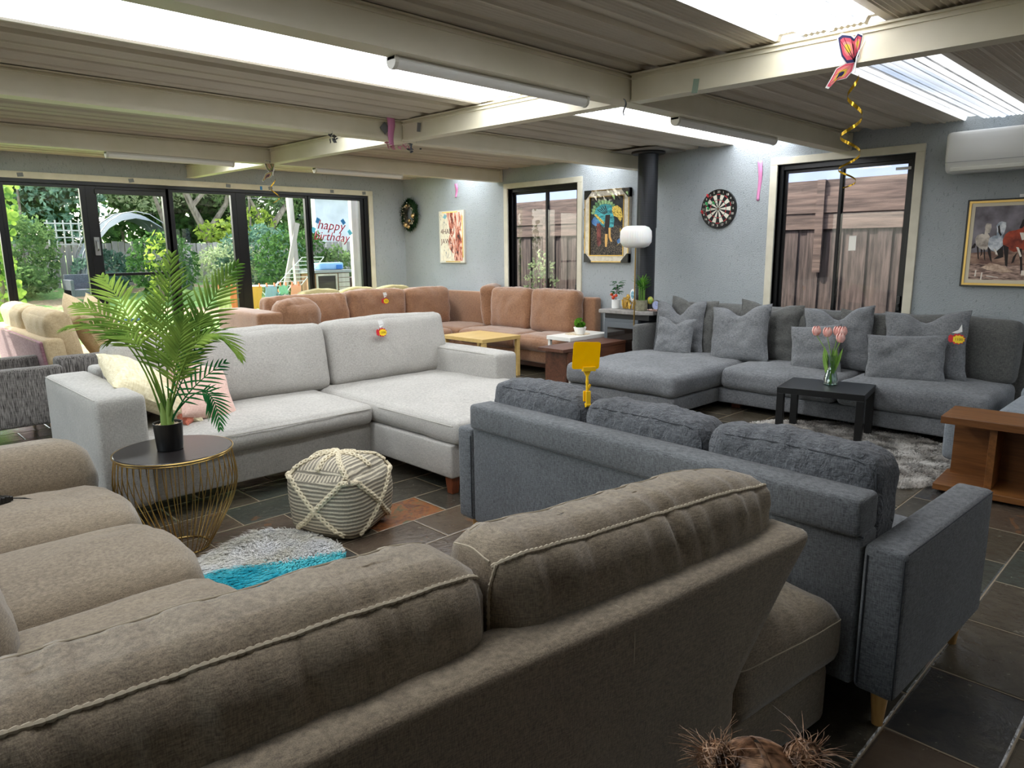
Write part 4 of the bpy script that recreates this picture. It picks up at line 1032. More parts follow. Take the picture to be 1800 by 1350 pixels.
# wire drum side table
TX, TY, TZ = 1.22, 3.785, .545
t = thing('side_table', 'round side table with black top on a gold wire drum, carrying the palm', 'table', (TX, TY, 0))
g = G(); g.lathe([(.272, TZ - .016), (.282, TZ - .012), (.282, TZ - .003), (.279, TZ)], 64); g.build('tabletop', M_blackveneer, t, smooth=True)
g = G(); g.tube([(.287 * cos(a * pi / 32), .287 * sin(a * pi / 32), TZ - .006) for a in range(64)], .004, 6, closed=True); g.build('rim', M_gold, t, smooth=True)
g = G()
for k in range(46):
    a = 2 * pi * k / 46; pts = []
    for f in range(13):
        u = f / 12; z = TZ - .018 - u * (TZ - .022); rr = .278 + .020 * sin(pi * min(1, u / .7)) - .148 * (max(0, u - .25) / .75) ** 1.8
        an = a + .0 * u * (1 if k % 2 else -1); pts.append((rr * cos(an), rr * sin(an), z))
    g.tube(pts, .0026, 5)
g.tube([(.130 * cos(a * pi / 24), .130 * sin(a * pi / 24), .006) for a in range(48)], .005, 6, closed=True); g.tube([(.277 * cos(a * pi / 24), .277 * sin(a * pi / 24), TZ - .02) for a in range(48)], .004, 6, closed=True)
g.build('wire_cage', M_gold, t, smooth=True)

# palm
def frond(g, base, tip, ctrl, nh, n=26, ll=.19, start=.35, droop=.05, wid=.0075):
    base, tip, ctrl, nh = map(Vector, (base, tip, ctrl, nh)); nh.normalize()
    def P(s): return base * (1 - s) ** 2 + ctrl * 2 * s * (1 - s) + tip * s * s
    def T(s): return ((ctrl - base) * 2 * (1 - s) + (tip - ctrl) * 2 * s).normalized()
    g.tube([P(i / 16) for i in range(17)], [.0055 * (1 - .8 * i / 16) for i in range(17)], 6)
    for i in range(n):
        f = i / (n - 1); s = start + (1 - start) * f; p = P(s); tt = T(s); side = tt.cross(nh).normalized(); nn = side.cross(tt).normalized()
        L = ll * (math.sin(pi * (.18 + .74 * f)) ** .8) * (1 - .25 * f)
        for sg in (1, -1):
            ang = rad(58 - 34 * f) + random.uniform(-.08, .08); d = (tt * cos(ang) + side * sg * sin(ang) + nn * random.uniform(-.05, .18)).normalized()
            vs = []; m = 4; wv = nn.cross(d).normalized()
            for k in range(m + 1):
                q = k / m; w = wid * (sin(pi * min(1, .12 + q * .95)) ** .7) if q < 1 else 0.0004
                c = p + d * L * q + Vector((0, 0, -droop * (q * q) * L / .19)) ; vs += [c - wv * w, c + nn * w * .5, c + wv * w]
            fs = []
            for k in range(m): a = k * 3; fs += [(a, a + 1, a + 4, a + 3), (a + 1, a + 2, a + 5, a + 4)]
            g.add(vs, fs)
M_palm = leaf_mat('palm_leaf', '#48692c', '#88a24b'); M_palmd = leaf_mat('palm_leaf_dark', '#1f5a30', '#3f8046')
for m in (M_palm, M_palmd): m.node_tree.nodes['Mix Shader'].inputs[0].default_value = .25
t = thing('potted_palm', 'artificial palm in a black pot on the gold wire table', 'plant', (1.205, 3.79, TZ))
g = G(); g.lathe([(.058, 0), (.062, .004), (.071, .135), (.071, .143), (.066, .143), (.065, .128)], 40); g.build('pot', M_black, t, smooth=True)
g = G(); g.lathe([(.001, .126), (.066, .126)], 24); 
for _ in range(260):
    a = random.random() * 2 * pi; r = .062 * random.random() ** .5; g.ball((r * cos(a), r * sin(a), .128), random.uniform(.003, .0055), 6)
prop(g.build('pebbles', speck('pebbles', '#a48c6c', '#e8d8bd', 120, .8), t), kind='stuff')
CAMD = (-.35, -.75, .35); b0 = Vector((1.205, 3.79, TZ + .13))
FR = [((1.34, 3.89, 1.525), (1.235, 3.86, 1.05), CAMD, 30, .20, .38, 0), ((1.575, 3.66, 1.475), (1.29, 3.76, 1.12), CAMD, 30, .19, .40, 0),
      ((1.075, 4.14, 1.425), (1.13, 3.82, 1.22), (-.1, -.6, .8), 26, .19, .45, 0), ((.945, 4.17, 1.29), (1.12, 3.84, 1.25), (-.2, -.5, .8), 24, .17, .45, 0),
      ((.885, 4.21, 1.165), (1.10, 3.80, 1.32), (0, -.3, .9), 26, .16, .45, 0), ((1.02, 3.98, 1.10), (1.12, 3.78, 1.28), (0, -.3, .9), 20, .14, .5, 0),
      ((1.30, 3.70, 1.215), (1.25, 3.74, .95), CAMD, 26, .18, .42, 0), ((1.515, 3.56, 1.02), (1.35, 3.66, 1.38), (.1, -.4, .9), 26, .16, .42, 0),
      ((1.25, 3.95, 1.30), (1.20, 3.88, 1.0), CAMD, 24, .18, .45, 0), ((1.40, 3.72, 1.22), (1.28, 3.76, 1.02), CAMD, 24, .17, .45, 0),
      ((1.45, 3.62, .985), (1.27, 3.72, .86), CAMD, 17, .13, .35, 1), ((1.39, 3.58, .665), (1.40, 3.64, 1.02), CAMD, 20, .10, .5, 1), ((1.36, 3.70, 1.08), (1.25, 3.74, .86), CAMD, 14, .13, .4, 1)]
for k, (tip, ctl, nh, n, ll, st, dk) in enumerate(FR):
    g = G(); ang = k * 2.4; off = Vector((.018 * cos(ang), .018 * sin(ang), 0)); L = t.location
    frond(g, b0 + off - L, Vector(tip) - L, Vector(ctl) - L, nh, int(n * .70), ll * 1.08, st, .03, .0078 if not dk else .0052); g.build('frond', M_palmd if dk else M_palm, t, smooth=False)
M_sheath = plain('palm_sheath', '#6f8a3e', .6)
for (dx, dy, h, r) in ((-.012, .0, .13, .022), (.016, .008, .17, .018), (.004, -.014, .15, .017)):
    g = G(); g.tube([(dx, dy, .12), (dx * 1.2, dy, .12 + h * .5), (dx * 2.0, dy * 1.5, .12 + h)], [r, r * .85, .006], 12); g.build('sheath', M_sheath, t, smooth=True)

# knitted pouf
PX, PY = 1.985, 3.44
t = thing('pouf', 'square knitted pouf in cream and grey with braided cord lattice', 'pouf', (PX, PY, 0), 24)
m, nt, b = new_mat('knit_stripes'); tc = N(nt, 'ShaderNodeTexCoord'); sp = N(nt, 'ShaderNodeSeparateXYZ'); nt.links.new(tc.outputs['Object'], sp.inputs[0])
ge = N(nt, 'ShaderNodeNewGeometry'); sn = N(nt, 'ShaderNodeSeparateXYZ'); nt.links.new(ge.outputs['Normal'], sn.inputs[0])
up = mth(nt, 'GREATER_THAN', sn.outputs['Z'], .62)
cz = mth(nt, 'ADD', mth(nt, 'MULTIPLY', sp.outputs['Z'], mth(nt, 'SUBTRACT', 1.0, up)), mth(nt, 'MULTIPLY', sp.outputs['Y'], up))
wob = noise_n(nt, tc.outputs['Object'], 6, 2, .5); cz = mth(nt, 'ADD', cz, mth(nt, 'MULTIPLY', wob, .02))
s1 = mth(nt, 'SINE', mth(nt, 'MULTIPLY', cz, 2 * pi / .022)); kn = noise_n(nt, tc.outputs['Object'], 260, 2, .5)
sf = mth(nt, 'ADD', mth(nt, 'MULTIPLY', s1, .3), kn)
nt.links.new(ramp(nt, sf, [(.36, '#8b8476'), (.56, '#b3ab98'), (.74, '#ddd3bb')]), b.inputs['Base Color']); b.inputs['Roughness'].default_value = .95
bump(nt, b, sf, .9, .008); M_knit = m
def pf(q, u):
    q.z += .02 * noise.noise(q * 4); k = 1 + .05 * (1 - u[2] ** 2); q.x *= k; q.y *= k
    if u[2] > .8: q.z -= .025 * max(abs(u[0]), abs(u[1])) ** 3
    return q
po = soft('cover', M_knit, t, (-.215, .215, -.215, .215, .0, .40), .075, (.02, .02, .03), wr=.01, wf=5, seed=3, fn=pf, res=.03)
M_rope = plain('cream_cord', '#d8cdb2', .95)
Mx = MLOC[po.name]; _bv = BVHTree.FromPolygons([Mx @ v.co for v in po.data.vertices], [tuple(p.vertices) for p in po.data.polygons])
def braid(pts, g, r=.0075):
    P = [Vector(p) for p in pts]; Q = []
    for a, b_ in zip(P, P[1:]):
        k = max(1, int((b_ - a).length / .006)); Q += [a + (b_ - a) * i / k for i in range(k)]
    H = []
    for q in Q:
        h, nn, _, _ = _bv.find_nearest(q)
        H.append((h, nn))
    for st in range(3):
        R = []
        for i, (h, nn) in enumerate(H):
            tg = (H[min(i + 1, len(H) - 1)][0] - H[max(i - 1, 0)][0]); tg = tg.normalized() if tg.length > 0 else Vector((0, 0, 1)); sd = tg.cross(nn).normalized(); a = i * .42 + st * 2 * pi / 3
            R.append(h + nn * (.006 + .004 * cos(2 * a)) + sd * .011 * sin(a))
        g.tube(R, r * .78, 6)
def per(s):                                     # point on the perimeter, s in 0..4
    s %= 4; k = int(s); f = s - k; a = .25; c = [(-a, -a), (a, -a), (a, a), (-a, a)]; p, q = c[k], c[(k + 1) % 4]; return (p[0] + (q[0] - p[0]) * f, p[1] + (q[1] - p[1]) * f)
for k in range(4):
    for (s0, ds) in ((k + .04, .80), (k + .96, -.80)):
        if abs(ds) < .5 and k % 2: continue
        g = G(); pts = []; z1 = .01 if abs(ds) > .5 else .19
        for i in range(9): f = i / 8; x, y = per(s0 + ds * f); pts.append((x, y, .392 + (z1 - .392) * f))
        braid(pts, g); g.build('braided_cord', M_rope, t, smooth=True)
for pts in ([(-.25, -.2, .40), (-.12, -.08, .425), (.05, .05, .435), (.22, .24, .40)], [(-.25, .22, .40), (-.1, .1, .425), (.06, -.06, .43), (.24, -.22, .40)], [(-.24, .02, .41), (0, .0, .43), (.24, .0, .41)], [(-.02, .24, .41), (.0, .08, .43), (.02, -.24, .41)]):
    g = G(); braid(pts, g); g.build('braided_cord', M_rope, t, smooth=True)

# fur rugs
def fur(name, label, outline, n, ln, mats, pick, seed, base_h=.02, lean_=.8, wid=.004, clump=5):
    rnd = random.Random(seed); cx = sum(p[0] for p in outline) / len(outline); cy = sum(p[1] for p in outline) / len(outline)
    t = thing(name, label, 'rug', (cx, cy, 0)); out = [(p[0] - cx, p[1] - cy) for p in outline]
    g = G(); g.prism([(x * .93, y * .93) for x, y in out], .001, base_h * .4); g.build('backing', mats[0], t)
    g = G(); x0, x1 = min(p[0] for p in out), max(p[0] for p in out); y0, y1 = min(p[1] for p in out), max(p[1] for p in out)
    def inside(x, y):
        c = False
        for i in range(len(out)):
            (a, b_), (c_, d) = out[i], out[i - 1]
            if (b_ > y) != (d > y) and x < (c_ - a) * (y - b_) / (d - b_) + a: c = not c
        return c
    k = 0
    while k < n:
        x, y = rnd.uniform(x0, x1), rnd.uniform(y0, y1)
        if not inside(x, y): continue
        k += 1; v = Vector((x * clump, y * clump, seed)); dr = Vector((noise.noise(v) * 1.8 + rnd.gauss(0, .3) - (.9 if clump < 4 else 0), noise.noise(v + Vector((9, 0, 0))) * 1.8 + rnd.gauss(0, .3) - (.7 if clump < 4 else 0), 0)) * lean_
        L = ln * rnd.uniform(.6, 1.25); d = (dr + Vector((0, 0, .75))).normalized(); w = Vector((-dr.y, dr.x, 0)); w = w.normalized() if w.length > 0 else Vector((1, 0, 0)); w *= wid
        p = Vector((x, y, base_h * .4)); m1 = p + d * L * .55; m2 = p + d * L * .9 + Vector((dr.x, dr.y, -.3)).normalized() * L * .3; m2.z = max(m2.z, .006)
        g.m = pick(x + cx, y + cy, rnd); g.add([p - w, p + w, m1 + w * .8, m1 - w * .8, m2], [(0, 1, 2, 3), (3, 2, 4)])
    o = g.build('pile', mats, t, smooth=True); prop(o, kind='stuff'); return t
def oval(cx, cy, a, b, n=40, rot=0, wob=.06, seed=0):
    r = []
    for i in range(n):
        an = 2 * pi * i / n; k = 1 + wob * noise.noise(Vector((cos(an) * 2, sin(an) * 2, seed))) * 2; x, y = a * cos(an) * k, b * sin(an) * k; r.append((cx + x * cos(rot) - y * sin(rot), cy + x * sin(rot) + y * cos(rot)))
    return r
def furm(name, c1, c2):
    m = leaf_mat(name, c1, c2); nt = m.node_tree; ge = N(nt, 'ShaderNodeNewGeometry')
    a1 = N(nt, 'ShaderNodeVectorMath', operation='MULTIPLY_ADD'); a1.inputs[1].default_value = (.4, .4, .4); a1.inputs[2].default_value = (0, 0, 1); nt.links.new(ge.outputs['Normal'], a1.inputs[0])
    a3 = N(nt, 'ShaderNodeVectorMath', operation='NORMALIZE'); nt.links.new(a1.outputs[0], a3.inputs[0])
    for n in nt.nodes:
        if n.type == 'BSDF_DIFFUSE': nt.links.new(a3.outputs[0], n.inputs['Normal'])
    return m
fur('fur_rug', 'small faux fur rug, half cream white and half turquoise, beside the pouf', oval(1.43, 3.20, .36, .47, rot=-.5), 15000, .062,
    [furm('fur_white', '#f0ede2', '#ffffff'), furm('fur_turquoise', '#45c6d8', '#86ecf4')], lambda x, y, r: 0 if (y + r.gauss(0, .012)) > 3.33 - (x - 1.15) * .47 else 1, 3, .03, .6, .0030, 2.6)
fur('shag_rug', 'round silvery shag rug under the black coffee table', oval(5.44, 2.06, .92, .92, 60, wob=.04, seed=4), 30000, .024,
    [furm('shag_silver', '#a39d96', '#dedad4'), furm('shag_pale', '#c4beb6', '#f4f1ec')], lambda x, y, r: 1 if noise.noise(Vector((x * 4, y * 4, 1))) + r.gauss(0, .2) > 0 else 0, 8, .02, .6, .006, 9)

# black table with tulips
t = thing('coffee_table', 'square black table standing on the shag rug, carrying the tulips', 'table', (5.795, 2.275, .02), 10.5)
g = G(); g.box(-.25, .27, -.325, .325, .355, .405); g.build('tabletop', M_black, t, bevel=.002)
for x in (-.25, .215):
    for y in (-.325, .27): g = G(); g.box(x, x + .055, y, y + .055, 0, .354); g.build('leg', M_black, t, bevel=.002)
m = bpy.data.materials.new('clear_glass'); m.use_nodes = True; M_clear = glass_mat('clear_glass_thin', (.82, .90, .87, 1), 4)
VZ = .427
t = thing('glass_vase', 'waisted clear glass vase on the black table', 'vase', (5.87, 2.275, VZ))
g = G(); pr_ = [(.052, 0), (.060, .006), (.056, .05), (.038, .11), (.029, .16), (.033, .21), (.044, .245)]
g.lathe(pr_ + [(r - .004, z) for r, z in pr_[::-1][:-1]] + [(.04, .01)], 20); g.build('glass', M_clear, t, smooth=True)
M_tul = speck('tulip_petal', '#e79c92', '#f6cfc6', 30, .6); M_stem = plain('tulip_green', '#7ea648', .6)
GTU = 'tulips in the glass vase'
TL = [((-.03, .13, .42), 'leftmost pink tulip of the bunch, leaning out of the vase'), ((-.02, .045, .415), 'second tulip from the left in the glass vase'), ((.02, -.02, .425), 'middle tulip of the bunch in the glass vase'), ((-.02, -.075, .43), 'topmost right tulip of the bunch'), ((-.04, -.07, .38), 'lowest right tulip of the bunch')]
for k, ((dx, dy, dz), lab) in enumerate(TL):
    t = thing('tulip', lab, 'flower', (5.87, 2.275, VZ + .012), group=GTU)
    g = G(); g.tube([(dx * .1, dy * .1, .0), (dx * .1, -dy * .05, .14), (dx * .4, dy * .35, .26), (dx, dy, dz - .03)], .0035, 6); g.build('stem', M_stem, t, smooth=True)
    g = G()
    for p_ in range(6):
        a = p_ * pi / 3 + (p_ % 2) * .15; rr = .026 if p_ % 2 else .029; vs = []; fs = []; nU, nV = 4, 6
        for j in range(nV + 1):
            v = j / nV
            for i in range(nU + 1):
                u = -1 + 2 * i / nU; an = a + u * .62 * sin(pi * min(1, .15 + v * .8)) ** .6; ra = rr * sin(pi * min(.86, .12 + v * .72)) ** .7 * 1.25; vs.append((dx + ra * cos(an), dy + ra * sin(an), dz - .035 + v * .080 - .008 * u * u * v))
        for j in range(nV):
            for i in range(nU): q = j * (nU + 1) + i; fs.append((q, q + 1, q + nU + 2, q + nU + 1))
        g.add(vs, fs)
    g.build('bloom', M_tul, t, smooth=True)
    g = G(); a = k * 1.9; vs = []; fs = []
    for j in range(9):
        v = j / 8; w = .022 * sin(pi * (.08 + v * .9)); c = Vector((dx * .3 + .035 * v * cos(a), dy * .3 + .045 * v * sin(a) + dy * .3 * v, .08 + .24 * v - .03 * v * v)); s_ = Vector((-sin(a), cos(a), 0)); vs += [c - s_ * w, c + Vector((cos(a), sin(a), 0)) * w * .4, c + s_ * w]
        if j: q = 3 * j; fs += [(q - 3, q - 2, q + 1, q), (q - 2, q - 1, q + 2, q + 1)]
    g.add(vs, fs); g.build('leaf', M_stem, t, smooth=True)

# birch table, white table, walnut bench
t = thing('occasional_table', 'light birch table behind the right arm of the light grey sofa', 'table', (5.83, 6.53, 0))
g = G(); g.box(-.32, .31, -.38, .38, .46, .505); g.build('tabletop', M_birch, t, bevel=.003)
for x in (-.30, .255):
    for y in (-.375, .325): g = G(); g.box(x, x + .05, y, y + .05, 0, .459); g.build('leg', M_birch, t, bevel=.003)
t = thing('walnut_bench', 'low walnut bench along the left side of the chaise', 'bench', (6.22, 5.05, 0))
g = G(); g.box(-.72, .66, -.17, .20, .47, .505); g.build('top', M_walnut, t, bevel=.002)
g = G(); g.box(-.63, .60, -.165, -.14, .32, .469); g.build('apron', M_walnut, t, bevel=.002)
for x in (-.63, .58): g = G(); g.box(x, x + .04, -.135, .17, 0, .469); g.build('side_panel', M_walnut, t, bevel=.002)
t = thing('end_table', 'small white table with a fretted round inlay behind the walnut bench', 'table', (6.43, 5.48, 0))
g = G(); g.box(-.36, .36, -.20, .17, .50, .545); g.build('tabletop', M_whitelac, t, bevel=.003)
for x in (-.34, .30):
    for y in (-.19, .13): g = G(); g.box(x, x + .035, y, y + .035, 0, .499); g.build('leg', M_whitelac, t)
g = G(); g.lathe([(.001, .5455), (.15, .5455), (.15, .548), (.001, .548)], 32); g.build('inlay', speck('fretwork', '#b89b6b', '#efe6d2', 60, .5), t)
t = thing('boxwood_ball', 'little boxwood ball plant in a fluted white pot on the white table', 'plant', (6.38, 5.40, .548))
g = G(); vs = []
for r, z in ((.045, 0), (.052, .01), (.072, .085), (.070, .09), (.06, .085)):
    for k in range(48): a = 2 * pi * k / 48; q = r * (1 + .06 * abs(sin(a * 6)) * (z > 0)); vs.append((q * cos(a), q * sin(a), z))
fs = [tuple(range(47, -1, -1))] + [(i * 48 + k, i * 48 + (k + 1) % 48, (i + 1) * 48 + (k + 1) % 48, (i + 1) * 48 + k) for i in range(4) for k in range(48)]
g.add(vs, fs); g.build('pot', M_whitelac, t, smooth=True)
g = G(); crown(g, (0, 0, .135), (.066, .066, .062), 1600, .009, random.Random(3), .7, 1); g.build('foliage', leaf_mat('box_leaf', '#3f7a22', '#86bb45'), t)

# wooden console at the right
# console
t = thing('console_shelf', 'open oak console with overhanging top and plinth, right of the shag rug', 'console', (5.15, 1.235, 0), 3.0)
g = G(); g.box(-.20, .19, -1.7, .0, .445, .492); g.build('top', M_oakc, t, bevel=.003)
g = G(); g.box(-.24, .16, -1.7, .0, .022, .062); g.build('plinth', M_oakc, t, bevel=.003)
g = G(); g.box(.09, .115, -1.64, -.03, .062, .445); g.build('back_panel', M_oakc, t)
for y in (-.30, -.95): g = G(); g.box(-.16, .09, y, y + .04, .062, .445); g.build('divider', M_oakz, t, bevel=.002)
g = G(); [g.box(x, x + .03, y, y + .04, 0, .022) for x in (-.2, .1) for y in (-.1, -1.6)]; g.build('feet', M_under, t)

# floor lamp
t = thing('floor_lamp', 'floor lamp with ribbed white drum shade on a slim brass pole', 'lamp', (6.53, 4.735, 0))
g = G(); g.lathe([(.03, 0), (.03, .05), (.025, .06), (.001, .062)], 32); g.build('base', M_gold, t, smooth=True)
g = G(); g.tube([(0, 0, .01), (0, 0, 1.58)], .008, 10); g.build('pole', M_gold, t, smooth=True)
g = G(); vs = []; fs = []; nk = 120; pf_ = [(.02, -.118), (.10, -.117), (.140, -.10), (.168, -.06), (.172, 0), (.168, .06), (.140, .10), (.10, .117), (.02, .118)]
for r, z in pf_:
    for k in range(nk): a = 2 * pi * k / nk; q = r * (1 + .012 * cos(a * 40) * (abs(z) < .11)); vs.append((q * cos(a), q * sin(a), 1.665 + z))
for i in range(len(pf_) - 1):
    for k in range(nk): fs.append((i * nk + k, i * nk + (k + 1) % nk, (i + 1) * nk + (k + 1) % nk, (i + 1) * nk + k))
g.add(vs, fs); m = plain('opal_shade', '#f0f0ee', .5, Subsurface_Weight=.3); g.build('lamp_shade', m, t, smooth=True)

# wood stove, flue and the things on it
M_enam = plain('grey_enamel', '#5b6167', .45); M_iron = plain('stove_black', '#1a1b1d', .5)
t = thing('wood_stove', 'grey wood heater with stone-look top and glass door in front of the back wall', 'stove', (6.86, 4.90, 0))
g = G(); g.prism([(-.25, -.16), (.25, -.16), (.25, .32), (-.25, .32)], .06, .74); g.build('body', M_enam, t, bevel=.01)
g = G(); g.prism([(-.30, -.20), (-.22, -.34), (.27, -.34), (.27, .37), (-.30, .37)], .80, .845); g.build('top', speck('stove_top', '#7d7a78', '#97938f', 20, .5), t, bevel=.008)
g = G(); g.prism([(-.24, -.30), (.25, -.30), (.25, .32), (-.24, .32)], .74, .80); g.build('vent_band', M_iron, t)
g = G(); g.box(-.275, -.25, -.15, .30, .20, .70); d_ = g.build('door', M_enam, t, bevel=.006)
g = G(); g.box(-.279, -.275, -.11, .25, .30, .64); g.build('pane', plain('stove_glass', '#1a1411', .06), d_)
g = G(); g.tube([(-.27, -.13, .4), (-.30, -.13, .42), (-.30, -.13, .5), (-.27, -.13, .52)], .008, 8); g.build('handle', M_steel, d_)
g = G(); g.box(-.22, .22, -.13, .28, 0, .06); g.build('foot', M_iron, t)
m, nt, b = new_mat('perforated_shield'); v = coords(nt, (1, 1, 1)); tc = N(nt, 'ShaderNodeTexCoord'); sp = N(nt, 'ShaderNodeSeparateXYZ'); nt.links.new(tc.outputs['Object'], sp.inputs[0])
an = mth(nt, 'ARCTAN2', sp.outputs['Y'], sp.outputs['X']); a1 = mth(nt, 'SINE', mth(nt, 'MULTIPLY', an, 44)); a2 = mth(nt, 'SINE', mth(nt, 'MULTIPLY', sp.outputs['Z'], 2 * pi / .016))
h = mth(nt, 'GREATER_THAN', mth(nt, 'ADD', a1, a2), 1.0); nt.links.new(mixc(nt, h, '#3d3f44', '#0c0c0d'), b.inputs['Base Color']); b.inputs['Roughness'].default_value = .4; b.inputs['Metallic'].default_value = .6
t = thing('stove_flue', 'dark perforated flue pipe rising from the wood heater to the roof', 'flue', (6.86, 4.83, .845))
g = G(); g.lathe([(.105, 0), (.105, .92), (.112, .92), (.112, 1.768)], 40, cap=False); g.build('shield', m, t, smooth=True)
g = G(); g.lathe([(.09, 0), (.09, 1.768)], 24, cap=False); g.build('pipe', M_iron, t, smooth=True)
g = G(); g.lathe([(.115, 1.725), (.18, 1.725), (.19, 1.735), (.185, 1.750), (.115, 1.750)], 40); g.build('collar', M_iron, t, smooth=True)
g = G(); g.box(-.30, .30, -.29, .29, 1.752, 1.758); g.build('ceiling_plate', plain('flashing', '#8e8a84', .5), t)

SZ = .846
def leafblade(g, p, d, L, w, droop=.02, up=Vector((0, 0, 1))):
    d = d.normalized(); s_ = d.cross(up).normalized() * w; vs = []; fs = []
    for j in range(6):
        v = j / 5; c = p + d * L * v + Vector((0, 0, -droop * v * v)); k = sin(pi * min(.98, .12 + v * .88)); vs += [c - s_ * k, c + Vector((0, 0, -w * .3)), c + s_ * k]
        if j: q = 3 * j; fs += [(q - 3, q - 2, q + 1, q), (q - 2, q - 1, q + 2, q + 1)]
    g.add(vs, fs)
t = thing('fruit_plant', 'small orange-fruited plant in a white pot on the wood heater', 'plant', (6.72, 5.14, SZ))
g = G(); g.lathe([(.045, 0), (.048, .002), (.048, .105), (.044, .105), (.044, .09), (.001, .09)], 32); g.build('pot', M_white, t, smooth=True)
g = G(); rnd = random.Random(4); g.tube([(0, 0, .09), (.005, .0, .18), (0, -.01, .27)], .004, 6); g.build('stem', M_bark, t)
g = G()
for k in range(56): a = rnd.uniform(0, 2 * pi); z = rnd.uniform(.17, .32); e = rnd.uniform(-.1, .6); leafblade(g, Vector((.02 * cos(a), .02 * sin(a) - (z - .17) * .2, z)), Vector((cos(a), sin(a), e)), rnd.uniform(.05, .085), .012)
g.build('foliage', leaf_mat('ficus_leaf', '#1f5a2c', '#4f9450'), t)
for k, (x, y, z) in enumerate(((-.04, .03, .165), (-.05, .0, .135), (-.045, -.035, .155), (-.03, .015, .125))): g = G(); g.ball((x, y, z), .021, 12, (1, 1, .88)); g.build('fruit', plain('tangerine_%d' % k, '#e2502a', .4), t, smooth=True)
t = thing('bamboo_plant', 'lucky bamboo in a grey pot on the wood heater by the flue', 'plant', (6.66, 4.73, SZ))
g = G(); g.lathe([(.06, 0), (.064, .004), (.066, .03), (.066, .12), (.060, .12), (.060, .1), (.001, .1)], 36); g.build('pot', speck('sage_glaze', '#6d6a56', '#8b8872', 30, .4), t, smooth=True)
rnd = random.Random(8)
for k in range(9):
    a = k * .7; x, y = .03 * cos(a), .032 * sin(a); g = G(); h = rnd.uniform(.16, .24)
    for s_ in range(5): g.tube([(x, y, .09 + h * s_ / 5), (x, y, .09 + h * (s_ + .92) / 5)], .0055, 7)
    g.build('cane', plain('bamboo_cane_%d' % k, '#5f8a35', .4), t, smooth=True)
g = G()
for k in range(80): a = rnd.uniform(0, 2 * pi); r = rnd.uniform(0, .03); z = rnd.uniform(.22, .34); leafblade(g, Vector((r * cos(a), r * sin(a), z)), Vector((cos(a), sin(a), rnd.uniform(.4, 1.8))), rnd.uniform(.07, .13), .007, .02)
g.build('foliage', leaf_mat('bamboo_leaf', '#2f6a2a', '#74a83e'), t)
t = thing('gold_ornament', 'gold coloured branching ornament between the two plants on the heater', 'ornament', (6.70, 4.94, SZ)); rnd = random.Random(12)
g = G(); 
for k in range(26):
    a = rnd.uniform(0, 2 * pi); p = Vector((.025 * cos(a), .07 * sin(a), .01)); q = p + Vector((rnd.uniform(-.02, .02), rnd.uniform(-.04, .04), rnd.uniform(.04, .12))); g.tube([p, (p + q) / 2 + Vector((rnd.uniform(-.02, .02), rnd.uniform(-.02, .02), 0)), q], .007, 6); g.ball(q, .012, 8)
for k in range(10): g.ball((rnd.uniform(-.01, .01), .01 + rnd.uniform(-.02, .02), rnd.uniform(.12, .165)), .014, 8)
g.build('branches', plain('gilt', '#c9a24e', .35, .6), t, smooth=True)
t = thing('oval_frame', 'tiny oval picture standing against the bamboo', 'ornament', (6.585, 4.80, SZ + .13))
g = G(); g.ball((0, 0, .05), .05, 20, (.12, .72, 1.3)); g.build('frame', M_white, t, smooth=True); g = G(); g.ball((-.003, 0, .05), .036, 18, (.14, .72, 1.3)); g.build('picture', speck('sea_print', '#2c6f8c', '#a9d3df', 40, .4), t, smooth=True)
t = thing('striped_egg', 'striped green and yellow egg ornament beside the clock', 'ornament', (6.72, 4.655, SZ + .07))
g = G(); g.lathe([(.02, -.07), (.012, -.03), (.015, .0)], 16); g.build('stand', M_iron, t, smooth=True); g = G(); g.ball((0, 0, .045), .035, 18, (1, 1, 1.3)); g.build('egg', speck('egg_stripes', '#3f9a4f', '#e0b23a', 14, .3, (6, 6, .4)), t, smooth=True)
t = thing('desk_clock', 'small round chrome clock behind the cushions on the heater', 'clock', (6.74, 4.575, SZ + .065))
g = G(); g.lathe([(.001, 0), (.055, 0), (.058, .01), (.055, .025), (.001, .025)], 32, ML(0, 0, 0, ry=-90)); g.build('case', M_steel, t, smooth=True); g = G(); g.lathe([(.001, .026), (.047, .026), (.047, .027), (.001, .027)], 32, ML(0, 0, 0, ry=-90)); g.build('dial', plain('dial_blue', '#aab4dd', .3), t)
g = G(); g.box(-.0285, -.0275, -.001, .001, 0, .035); g.box(-.0285, -.0275, -.02, .0, -.001, .001); g.build('hands', M_black, t); g = G(); g.box(-.02, .03, -.03, .03, -.065, -.045); g.build('foot', M_steel, t)
t = thing('pebble_tray', 'tray of pinkish stones beside the clock', 'ornament', (6.66, 4.585, SZ)); g = G()
for k in range(40): g.ball((random.uniform(-.03, .03), random.uniform(-.05, .04), random.uniform(.006, .02)), .008, 6)
prop(g.build('stones', speck('pink_stones', '#8e6f66', '#cdb3a6', 60, .7), t), kind='stuff')

